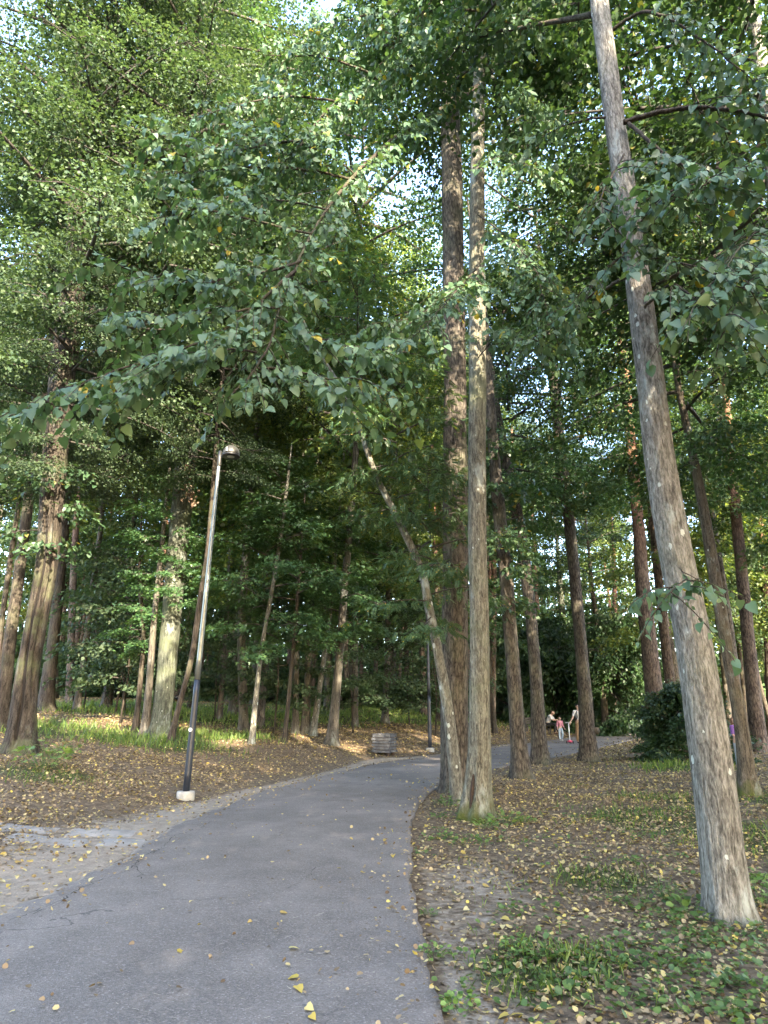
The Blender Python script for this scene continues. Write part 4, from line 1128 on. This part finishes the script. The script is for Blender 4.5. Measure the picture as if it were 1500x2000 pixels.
# ------------------------------------------------------------------ street furniture
def lamp(name, label, px, py, H, r, arm_dir, lean=(0, 0), upper='galv', sticker=True, rz=0):
    b = G(px, py)
    root = thing(name, label, 'street lamp', b, rz)
    a = Acc(); a.lathe([(.15, -.2), (.155, .10), (.148, .125), (.10, .13)], 28); a.build('concrete_foot', M['concrete'], root, True)
    def ax(z): return np.array([lean[0] * z, lean[1] * z, z])
    z1 = H * .31
    zz = np.linspace(.12, z1, 8); a = Acc(); a.tube([ax(z) for z in zz], np.interp(zz, [0, H], [r, r * .52]), 18); a.build('lower_pole', M['navy'], root, True)  # tall post's dark-to-grey change: reflection put into colour; slim post is dark paint
    zz = np.linspace(z1 - .001, H, 12); a = Acc(); a.tube([ax(z) for z in zz], np.interp(zz, [0, H], [r * .96, r * .5]), 18); a.build('upper_pole', M[upper], root, True)
    t = ax(H)
    a = Acc(); a.lathe([(r * .56, -.30), (r * .66, -.28), (r * .66, .02), (.012, .05)], 18, t); a.build('sleeve', M['shade_grey'], root, True)
    d = np.array(arm_dir, float)
    a = Acc(); a.tube([t + (0, 0, -.10), t + d * .07 + np.array((0, 0, -.09)), t + d * .13 + np.array((0, 0, -.06))], .025, 8); a.build('arm', M['black'], root, True)
    hc = t + d * .25 + np.array((0, 0, -.09))
    prof = [(.165, .0), (.172, .03)] + [(.172 * math.cos(q), .03 + .185 * math.sin(q)) for q in np.linspace(.15, 1.5, 9)]
    a = Acc(); a.lathe(prof, 28, hc); sh = a.build('lamp_shade', M['shade_grey'], root, True)
    a = Acc(); a.lathe([(.172, -.028), (.178, -.02), (.178, .0), (.165, .004)], 28, hc); a.build('rim', M['black'], sh, True)
    a = Acc(); a.lathe([(.055, -.034), (.075, -.029)], 16, hc); a.build('lens', M['lens'], sh)
    a = Acc(); a.box(hc + np.array((-.05, -.165, .07)), (.035, .03, .09)); a.build('clip', M['galv'], sh, bevel=.006)
    if sticker:
        p = at_y(372, 1425, b[1]) - b
        ang = np.linspace(0, 6.283, 20, endpoint=False)
        rr = np.interp(p[2], [0, H], [r, r * .52])
        c = ax(p[2]) + np.array((-.02, -rr - .004, 0))
        a = Acc(); a.add([(c[0] + .034 * math.cos(q), c[1] - k * .004 + .005 * abs(math.cos(q)), c[2] + .034 * math.sin(q)) for k in (0, 1) for q in ang],
                         [tuple(range(19, -1, -1)), tuple(range(20, 40))] + [(i, (i + 1) % 20, 20 + (i + 1) % 20, 20 + i) for i in range(20)])
        a.build('round_sticker', M['white'], root)
        z0 = (at_y(417, 1012, b[1]) - b)[2]
        a = Acc(); q = np.linspace(0, 9.4, 40); rr = np.interp(z0, [0, H], [r, r * .52]) + .006
        a.tube(np.array([ax(z0 + .015 * k) + np.array((rr * math.cos(k), rr * math.sin(k), 0)) for k in q]), .004, 5)
        a.tube(np.array([ax(z0) + np.array(v) for v in [(-rr, 0, .06), (-.07, 0, .0), (-.09, 0, -.07), (-.05, 0, -.03), (-rr, 0, .03)]]), .003, 5)
        a.build('wire_loop', M['wire'], root)
    return root
b0 = G(362, 1562)
topp = at_y(430, 884, b0[1]) - b0
lamp('street_lamp', 'tall lamp post with its dark-to-grey reflection painted on the pole and a dome lamp', 362, 1562, topp[2], .062, (.96, -.28, 0), lean=(topp[0] / topp[2], 0))
lamp('street_lamp', 'dark slim lamp post with a small concrete foot right of the wooden bin', 840, 1468, 6.3, .072, (-.9, -.3, 0), lean=(-.002, 0), upper='navy', sticker=False)

def bin_thing(label, loc, rz, s, mats, name='litter_bin'):
    root = thing(name, label, 'litter bin', loc, rz)
    n = 6; hh = s * .92 / n
    planks = Acc()
    for k in range(n):
        e = .0 if k % 2 else .06 * s
        z = .06 + hh * (k + .5)
        for sy in (-1, 1):
            planks.box((0, sy * (s / 2 - .03), z), (s + 2 * e, .045, hh - .018))
        for sx in (-1, 1):
            planks.box((sx * (s / 2 - .03), 0, z), (.045, s - .11 + (0 if k % 2 == 0 else .0), hh - .018))
    planks.build('plank_walls', mats[0], root, bevel=.006)
    a = Acc(); a.box((0, 0, .06 + hh * n * .5 - .02), (s - .12, s - .12, hh * n - .06)); a.build('inner_box', mats[1], root)
    t = Acc()
    for sy in (-1, 1): t.box((0, sy * (s / 2 - .05), .06 + hh * n + .014), (s + .05, .10, .028))
    for sx in (-1, 1): t.box((sx * (s / 2 - .05), 0, .06 + hh * n + .014), (.10, s - .105, .028))
    t.build('rim', mats[0], root, bevel=.005)
    a = Acc(); a.lathe([(.24 * s, -.06), (.30 * s, .015), (.29 * s, .02), (.22 * s, -.05)], 20, (0, 0, .06 + hh * n)); a.build('liner', mats[2], root, True)
    for sx in (-1, 1):
        for sy in (-1, 1):
            f = Acc(); f.box((sx * (s / 2 - .09), sy * (s / 2 - .09), .02), (.09, .09, .10)); f.build('foot', mats[1], root)
    return root
b = G(751, 1474)
bin_thing('square grey litter bin of stacked weathered planks on the left verge', b, math.radians(-24), .60, (M['plank'], M['hollow'], M['zinc']))
b = at_y(1240, 1424, 46.0)
bin_thing('dark litter bin by the far path bend, half behind the shrub', (b[0], 46.0, ground_z(b[0], 46.0)), .4, .85, (M['teal_bin'], M['black'], M['black']))

# bench beyond the path
def bench():
    b = at_y(1052, 1432, 38.5)
    z = ground_z(b[0], 38.5)
    root = thing('park_bench', 'dark park bench beyond the path, half hidden behind two trunks', 'bench', (b[0], 38.5, z), 0)
    w = M['black']
    a = Acc()
    for k in range(4): a.box((0, -.18 + k * .12, .45), (1.6, .10, .035))
    a.build('seat', w, root, bevel=.006)
    a = Acc()
    for k in range(3): a.box((0, .27 + .02 * k, .58 + k * .13), (1.6, .03, .10))
    a.build('backrest', w, root, bevel=.006)
    for sx in (-.65, .65):
        a = Acc(); a.box((sx, -.15, .216), (.07, .07, .432)); a.box((sx, .24, .45), (.07, .06, .9)); a.box((sx, .04, .40), (.06, .34, .06)); a.build('leg', w, root, bevel=.006)
    return np.array([b[0], 38.5, z])
BENCH = bench()

# ------------------------------------------------------------------ people
def skin(name, verts, edges, mat, parent, sub=2, root=0):
    """verts: list of (x, y, z, radius)"""
    me = bpy.data.meshes.new(name)
    me.from_pydata([v[:3] for v in verts], edges, [])
    o = link(name, me, parent)
    m = o.modifiers.new('skin', 'SKIN'); m.use_smooth_shade = True
    sv = me.skin_vertices[0].data
    for i, v in enumerate(verts):
        sv[i].radius = (v[3], v[3]); sv[i].use_root = (i == root)
    s = o.modifiers.new('sub', 'SUBSURF'); s.levels = sub; s.render_levels = sub
    me.materials.append(mat)
    return o

def lerp(a, b, t): return tuple(a[i] + (b[i] - a[i]) * t for i in range(3))

def person(label, loc, rz, J, k, cols, hair='long', sleeves=.55, trouser_r=1.25, leg_len=1.0):
    """J: joints in metres of a 1.7 m figure scaled by k, facing -y"""
    J = {n: tuple(c * k for c in p) for n, p in J.items()}
    root = thing('person', label, 'person', loc, rz)
    V, E = [], []
    def chain(pts, start=None):
        idx = start
        for p in pts:
            V.append(p); i = len(V) - 1
            if idx is not None: E.append((idx, i))
            idx = i
        return idx
    r = lambda n, q: (*J[n], q * k)
    pel = chain([r('pelvis', .125)])
    ch = chain([r('waist', .105), r('chest', .125), r('upper', .10)], pel)
    nk = chain([r('neck', .048)], ch)
    hx, hy, hz = J['head']
    chain([(hx, hy - .012 * k, hz - .085 * k, .060 * k), (hx, hy, hz, .088 * k), (hx, hy + .008 * k, hz + .075 * k, .070 * k)], nk)
    V.append((hx, hy - .098 * k, hz - .02 * k, .013 * k)); E.append((nk + 2, len(V) - 1))          # nose
    for sx in (-1, 1):
        V.append((hx + sx * .088 * k, hy + .01 * k, hz - .01 * k, .014 * k)); E.append((nk + 2, len(V) - 1))   # ears
    for s in ('l', 'r'):
        w = chain([r('sh' + s, .058), (*lerp(J['sh' + s], J['el' + s], .5), .048 * k), r('el' + s, .040), (*lerp(J['el' + s], J['wr' + s], .5), .036 * k), r('wr' + s, .026)], ch)
        d = np.array(J['wr' + s]) - np.array(J['el' + s]); d = d / np.linalg.norm(d)
        sd = np.cross(d, (0, 1, .3)); sd = sd / (np.linalg.norm(sd) + 1e-9); dn = np.cross(d, sd)
        c = np.array(J['wr' + s])
        pm = chain([(*(c + d * .05 * k), .030 * k), (*(c + d * .085 * k), .028 * k)], w)
        for q, (off, ln) in enumerate(((-.028, .075), (-.010, .085), (.010, .08), (.027, .06))):
            f0 = c + (d * .10 + sd * off) * k; f1 = f0 + d * ln * .55 * k; f2 = f1 + (d * .5 + dn * .6) * ln * .5 * k
            chain([(*f0, .0095 * k), (*f1, .0085 * k), (*f2, .007 * k)], pm)
        t0 = c + (d * .05 - sd * .038) * k; t1 = t0 + (d * .6 - sd * .5) * .05 * k
        chain([(*t0, .012 * k), (*t1, .009 * k)], pm - 1)
        f = chain([r('hip' + s, .088), (*lerp(J['hip' + s], J['kn' + s], .5), .075 * k), r('kn' + s, .056), (*lerp(J['kn' + s], J['an' + s], .4), .052 * k), r('an' + s, .036)], pel)
        chain([(*J['toe' + s], .034 * k)], f)
    body = skin('body', V, E, cols['skin'], root)
    # shirt over torso and upper arms
    V, E = [], []
    c0 = chain([(*lerp(J['pelvis'], J['waist'], .3), .132 * k), r('waist', .122), r('chest', .142), r('upper', .112), (*lerp(J['upper'], J['neck'], .6), .066 * k)])
    for s in ('l', 'r'):
        chain([r('sh' + s, .076), (*lerp(J['sh' + s], J['el' + s], .5), .066 * k)] + ([(*lerp(J['sh' + s], J['el' + s], .95), .058 * k)] if sleeves < .9 else [r('el' + s, .056), (*lerp(J['el' + s], J['wr' + s], .85), .046 * k)]), 3)
    skin('shirt', V, E, cols['shirt'], root)
    V, E = [], []
    pel = chain([(*lerp(J['pelvis'], J['waist'], .35), .120 * k), (*J['pelvis'], .142 * k)])
    for s in ('l', 'r'):
        chain([r('hip' + s, .102), (*lerp(J['hip' + s], J['kn' + s], .5), .088 * k), r('kn' + s, .068 * trouser_r), (*lerp(J['kn' + s], J['an' + s], .5), .060 * k * trouser_r), (*lerp(J['kn' + s], J['an' + s], leg_len), .052 * k * trouser_r)], pel)
    skin('trousers', V, E, cols['trousers'], root)
    for s in ('l', 'r'):
        an, to = np.array(J['an' + s]), np.array(J['toe' + s])
        d = to - an; d[2] = 0; d = d / (np.linalg.norm(d) + 1e-9)
        V, E = [], []
        heel = an - d * .05 * k; heel[2] = an[2] - .035 * k
        tip = to + d * .03 * k; tip[2] = min(to[2], an[2] - .035 * k)
        chain([(*heel, .042 * k), (*((heel + tip) / 2 + (0, 0, .006 * k)), .046 * k), (*tip, .036 * k)])
        skin('shoe', V, E, cols['shoe'], root)
    # hair
    V, E = [], []
    if hair == 'long':
        chain([(hx, hy + .055 * k, hz + .095 * k, .07 * k), (hx, hy + .05 * k, hz + .03 * k, .10 * k), (hx, hy + .07 * k, hz - .10 * k, .075 * k), (hx, hy + .08 * k, hz - .24 * k, .055 * k)])
    else:
        chain([(hx, hy + .02 * k, hz + .105 * k, .055 * k), (hx, hy + .04 * k, hz + .065 * k, .082 * k), (hx, hy + .055 * k, hz - .02 * k, .072 * k)])
    skin('hair', V, E, cols['hair'], root)
    # eyes and mouth
    for sx in (-1, 1):
        a = Acc(); a.lathe([(.0, -.010 * k), (.010 * k, 0), (.0, .010 * k)], 8, (hx + sx * .032 * k, hy - .080 * k, hz + .012 * k)); a.build('eye', cols['eye'], body, True)
    a = Acc(); a.box((hx, hy - .076 * k, hz - .055 * k), (.045 * k, .012 * k, .010 * k)); a.build('mouth', cols['lip'], body)
    return root

sk = plain('skin', (.40, .25, .18), .55, var=.08)
eye = plain('eye_dark', (.02, .015, .012), .3); lip = plain('lip', (.35, .14, .12), .5)
def cl(shirt, trousers, shoe, hair):
    m = lambda n, c: plain(n, c, .85, var=.15, vs=14)
    return {'skin': sk, 'eye': eye, 'lip': lip, 'shirt': m('shirt_cloth', shirt), 'trousers': m('trouser_cloth', trousers), 'shoe': m('shoe_leather', shoe), 'hair': m('hair', hair)}
STAND = dict(pelvis=(0, 0, .94), waist=(0, 0, 1.06), chest=(0, 0, 1.22), upper=(0, 0, 1.36), neck=(0, 0, 1.455), head=(0, -.01, 1.585),
             shl=(-.175, 0, 1.375), ell=(-.22, .02, 1.10), wrl=(-.24, -.06, .86), shr=(.175, 0, 1.375), elr=(.22, .02, 1.10), wrr=(.24, -.06, .86),
             hipl=(-.09, 0, .88), knl=(-.10, -.01, .48), anl=(-.10, .02, .09), toel=(-.11, -.13, .04), hipr=(.09, 0, .88), knr=(.10, -.03, .48), anr=(.11, .0, .09), toer=(.12, -.15, .04))
def on_path(px, py, z=.05):
    return flat(px, py, z)
# woman with the scooter
w = on_path(1134, 1452)
J = dict(STAND, ell=(-.27, -.03, 1.13), wrl=(-.43, -.13, .94))
WOMAN = person('woman in white top and tan trousers standing behind the dark burl trunk', w, math.radians(6), J, .975, cl((.55, .55, .55), (.22, .135, .065), (.02, .015, .015), (.015, .012, .012)), hair='short', trouser_r=1.5)
# her backpack, only a strap shows
root = thing('backpack', 'black backpack worn by the woman in the white top', 'backpack', w + np.array((0, .20, 1.14)), math.radians(6))
a = Acc(); a.box((0, .06, 0), (.28, .14, .40)); a.build('bag', M['black'], root, bevel=.05)
for sx in (-1, 1):
    a = Acc(); a.tube([(sx * .12, .0, .18), (sx * .125, -.20, .27), (sx * .125, -.345, .15), (sx * .13, -.335, -.05), (sx * .15, -.18, -.17), (sx * .12, .0, -.17)], .018, 6); a.build('strap', M['black'], root, True)
# kick scooter in her hand
def scooter():
    hx = w[0] - .50; hy = w[1] - .14
    root = thing('kick_scooter', "child's pink three-wheeled scooter with a tall white pole held by the woman", 'scooter', (hx, hy, .052), math.radians(-20))
    pink = plain('pink_plastic', (.62, .10, .16), .4)
    a = Acc(); a.tube([(0, 0, .10), (0, .02, .5), (0, .03, .86)], [.022, .02, .016], 10); a.build('pole', M['white'], root, True)
    a = Acc(); a.tube([(-.13, .03, .865), (0, .03, .875), (.13, .03, .865)], .016, 8); a.build('handlebar', M['white'], root, True)
    a = Acc(); a.tube([(0, -.02, .10), (0, .15, .075), (0, .32, .07), (0, .48, .075)], [.05, .065, .06, .03], 10); a.build('deck', pink, root, True)
    a = Acc(); a.tube([(-.12, 0, .075), (0, 0, .11), (.12, 0, .075)], [.03, .045, .03], 8); a.build('front_axle', pink, root, True)
    for x, y in ((-.14, 0), (.14, 0), (0, .5)):
        a = Acc(); a.tube([(x - .02, y, .058), (x + .02, y, .058)], .058, 16); a.build('wheel', M['black'], root, True)
scooter()
# toddler
c = on_path(1096, 1447)
J = dict(STAND, head=(0, -.01, 1.60), wrl=(-.27, -.10, .92), wrr=(.27, -.10, .92), knr=(.09, -.14, .50), anr=(.08, .02, .12), toer=(.09, -.12, .04), anl=(-.10, -.06, .09), toel=(-.11, -.2, .04))
person('small child in pink jacket and pale jeans walking on the path', c, math.radians(12), J, .64, cl((.50, .20, .24), (.30, .37, .42), (.5, .48, .46), (.33, .22, .14)), hair='long', sleeves=1.0)
# man on the bench
bx = on_path(1069, 1437, BENCH[2])
mp = np.array([BENCH[0] + .52, BENCH[1] - .10, BENCH[2]])
J = dict(pelvis=(0, 0, .56), waist=(0, -.04, .68), chest=(0, -.12, .84), upper=(0, -.20, .97), neck=(0, -.27, 1.05), head=(0, -.34, 1.17),
         shl=(-.18, -.19, .97), ell=(-.20, -.36, .76), wrl=(-.08, -.58, .78), shr=(.18, -.19, .97), elr=(.20, -.36, .76), wrr=(.08, -.58, .78),
         hipl=(-.09, -.04, .54), knl=(-.13, -.46, .52), anl=(-.13, -.42, .09), toel=(-.14, -.56, .04), hipr=(.09, -.04, .54), knr=(.13, -.46, .52), anr=(.15, -.55, .09), toer=(.16, -.70, .04))
person('dark-haired man in white shirt and black trousers sitting forward on the bench', mp, math.radians(62), J, 1.0, cl((.5, .5, .5), (.012, .012, .014), (.08, .045, .03), (.03, .02, .016)), hair='short')
ca, sa = math.cos(math.radians(62)), math.sin(math.radians(62))
hp = np.array((0.0, -.68, .80)); hp = np.array((hp[0] * ca - hp[1] * sa, hp[0] * sa + hp[1] * ca, hp[2])) + mp
a = Acc(); a.box((0, 0, 0), (.075, .012, .15)); o = a.build('phone', [M['black']], None, bevel=.004)
o.location = hp; o.rotation_euler = (math.radians(-35), 0, math.radians(62)); tag(o, 'small phone in the hands of the man on the bench', 'phone')
a = Acc(); a.box((0, .008, 0), (.066, .003, .138)); a.build('screen', M['white'], o)
# child behind the slim trunk on the right
c = G(1448, 1502)
J = dict(STAND, wrl=(-.05, -.22, 1.0), ell=(-.22, -.04, 1.10), wrr=(.05, -.22, 1.0), head=(-.02, -.02, 1.59))
person('long-haired child in purple top and pale jeans behind the slim mossy-footed trunk', c, math.radians(25), J, .74, cl((.17, .08, .30), (.26, .30, .34), (.12, .12, .13), (.16, .085, .05)), hair='long', sleeves=.5)

# ------------------------------------------------------------------ unseen woods added behind the camera to shade the foreground
SUN_AZ = math.radians(160)      # clockwise from +y
SUN_EL = math.radians(27)
SUN = np.array([math.sin(SUN_AZ) * math.cos(SUN_EL), math.cos(SUN_AZ) * math.cos(SUN_EL), math.sin(SUN_EL)])
def back_wood():
    rng = np.random.default_rng(71)
    dirn = np.array([math.sin(SUN_AZ), math.cos(SUN_AZ)]); side = np.array([-dirn[1], dirn[0]])
    P = []; a = Acc()
    spots = [dirn * (20 + 2.2 * math.sin(i * 2.4)) + side * (-30 + i * 1.7 + .5 * math.sin(i * 5.1)) for i in range(37)]
    spots += [np.array(q, float) for q in ((-9, 1), (-12, 4), (-10, -5), (11, 3), (10, -4), (13, 9.5), (15.5, 10), (17, 7.5), (19.5, 9), (21, 5), (23.5, 8), (14.5, 6))]
    for i, q in enumerate(spots):
        h = rng.uniform(20, 23); R = rng.uniform(2.8, 3.6)
        if i >= 37: h, R = rng.uniform(12, 15), 2.7
        if i >= 42: h, R = rng.uniform(18, 21), 3.0
        n = 1000
        u = unit(rng.normal(0, 1, (n, 3))) * (rng.uniform(0, 1, (n, 1)) ** .45)
        c = np.array([q[0], q[1], h * .60])
        P.append(c + u * (R, R, h * .40))
        a.tube([(q[0], q[1], -.3), (q[0] + .2, q[1], h * .5), (q[0], q[1], h * .9)], [.24, .17, .06], 8, caps=False)
    P = np.concatenate(P); k = len(P)
    V, F = emit(T_RHOMB, P, rng.normal(0, 1, (k, 3)), rng.normal(0, 1, (k, 3)) + (0, 0, .8), .85 * rng.uniform(.6, 1.3, k))
    tag(link('unseen_shade_wood', np_mesh('unseen_shade_wood', V, F, M['broad_leaf'])), 'unseen leafy wood added behind the viewer to shade the path', 'wood', kind='stuff')
    tag(a.build('unseen_shade_stems', M['bark_grey'], None, True), 'stems of the unseen wood added behind the viewer for shade', 'wood', kind='stuff')
back_wood()

# ------------------------------------------------------------------ sky, sun, camera
wd = bpy.data.worlds.new('World'); scene.world = wd; wd.use_nodes = True
nt = wd.node_tree; nt.nodes.clear()
sky = nt.nodes.new('ShaderNodeTexSky'); sky.sky_type = 'NISHITA'; sky.sun_disc = False
sky.sun_elevation = SUN_EL; sky.sun_rotation = SUN_AZ; sky.air_density = 1.0; sky.dust_density = 2.0; sky.ozone_density = 1.0
bg = nt.nodes.new('ShaderNodeBackground'); bg.inputs[1].default_value = .15
wo = nt.nodes.new('ShaderNodeOutputWorld')
nt.links.new(sky.outputs[0], bg.inputs[0]); nt.links.new(bg.outputs[0], wo.inputs[0])

sl = bpy.data.lights.new('sun', 'SUN'); sl.energy = 2.5; sl.angle = math.radians(.53); sl.color = (1.0, .86, .66)
so = bpy.data.objects.new('sun', sl); COL.objects.link(so)
so.rotation_euler = Vector(SUN).to_track_quat('Z', 'Y').to_euler()
so.location = (0, 0, 40)

cam = bpy.data.cameras.new('camera'); co = bpy.data.objects.new('camera', cam); COL.objects.link(co)
co.location = CAM; co.rotation_euler = (PI / 2 + PITCH, 0, 0)
cam.sensor_fit = 'VERTICAL'; cam.sensor_height = 32.0; cam.lens = FPX / 2000 * 32.0
cam.clip_start = .05; cam.clip_end = 1000
scene.camera = co

scene.view_settings.view_transform = 'Standard'; scene.view_settings.look = 'None'
scene.view_settings.gamma = 1.0; scene.view_settings.exposure = 3.72
scene.render.engine = 'CYCLES'
cy = scene.cycles
cy.max_bounces = 6; cy.diffuse_bounces = 3; cy.glossy_bounces = 2; cy.transmission_bounces = 4; cy.transparent_max_bounces = 4
cy.caustics_reflective = False; cy.caustics_refractive = False
cy.use_denoising = True
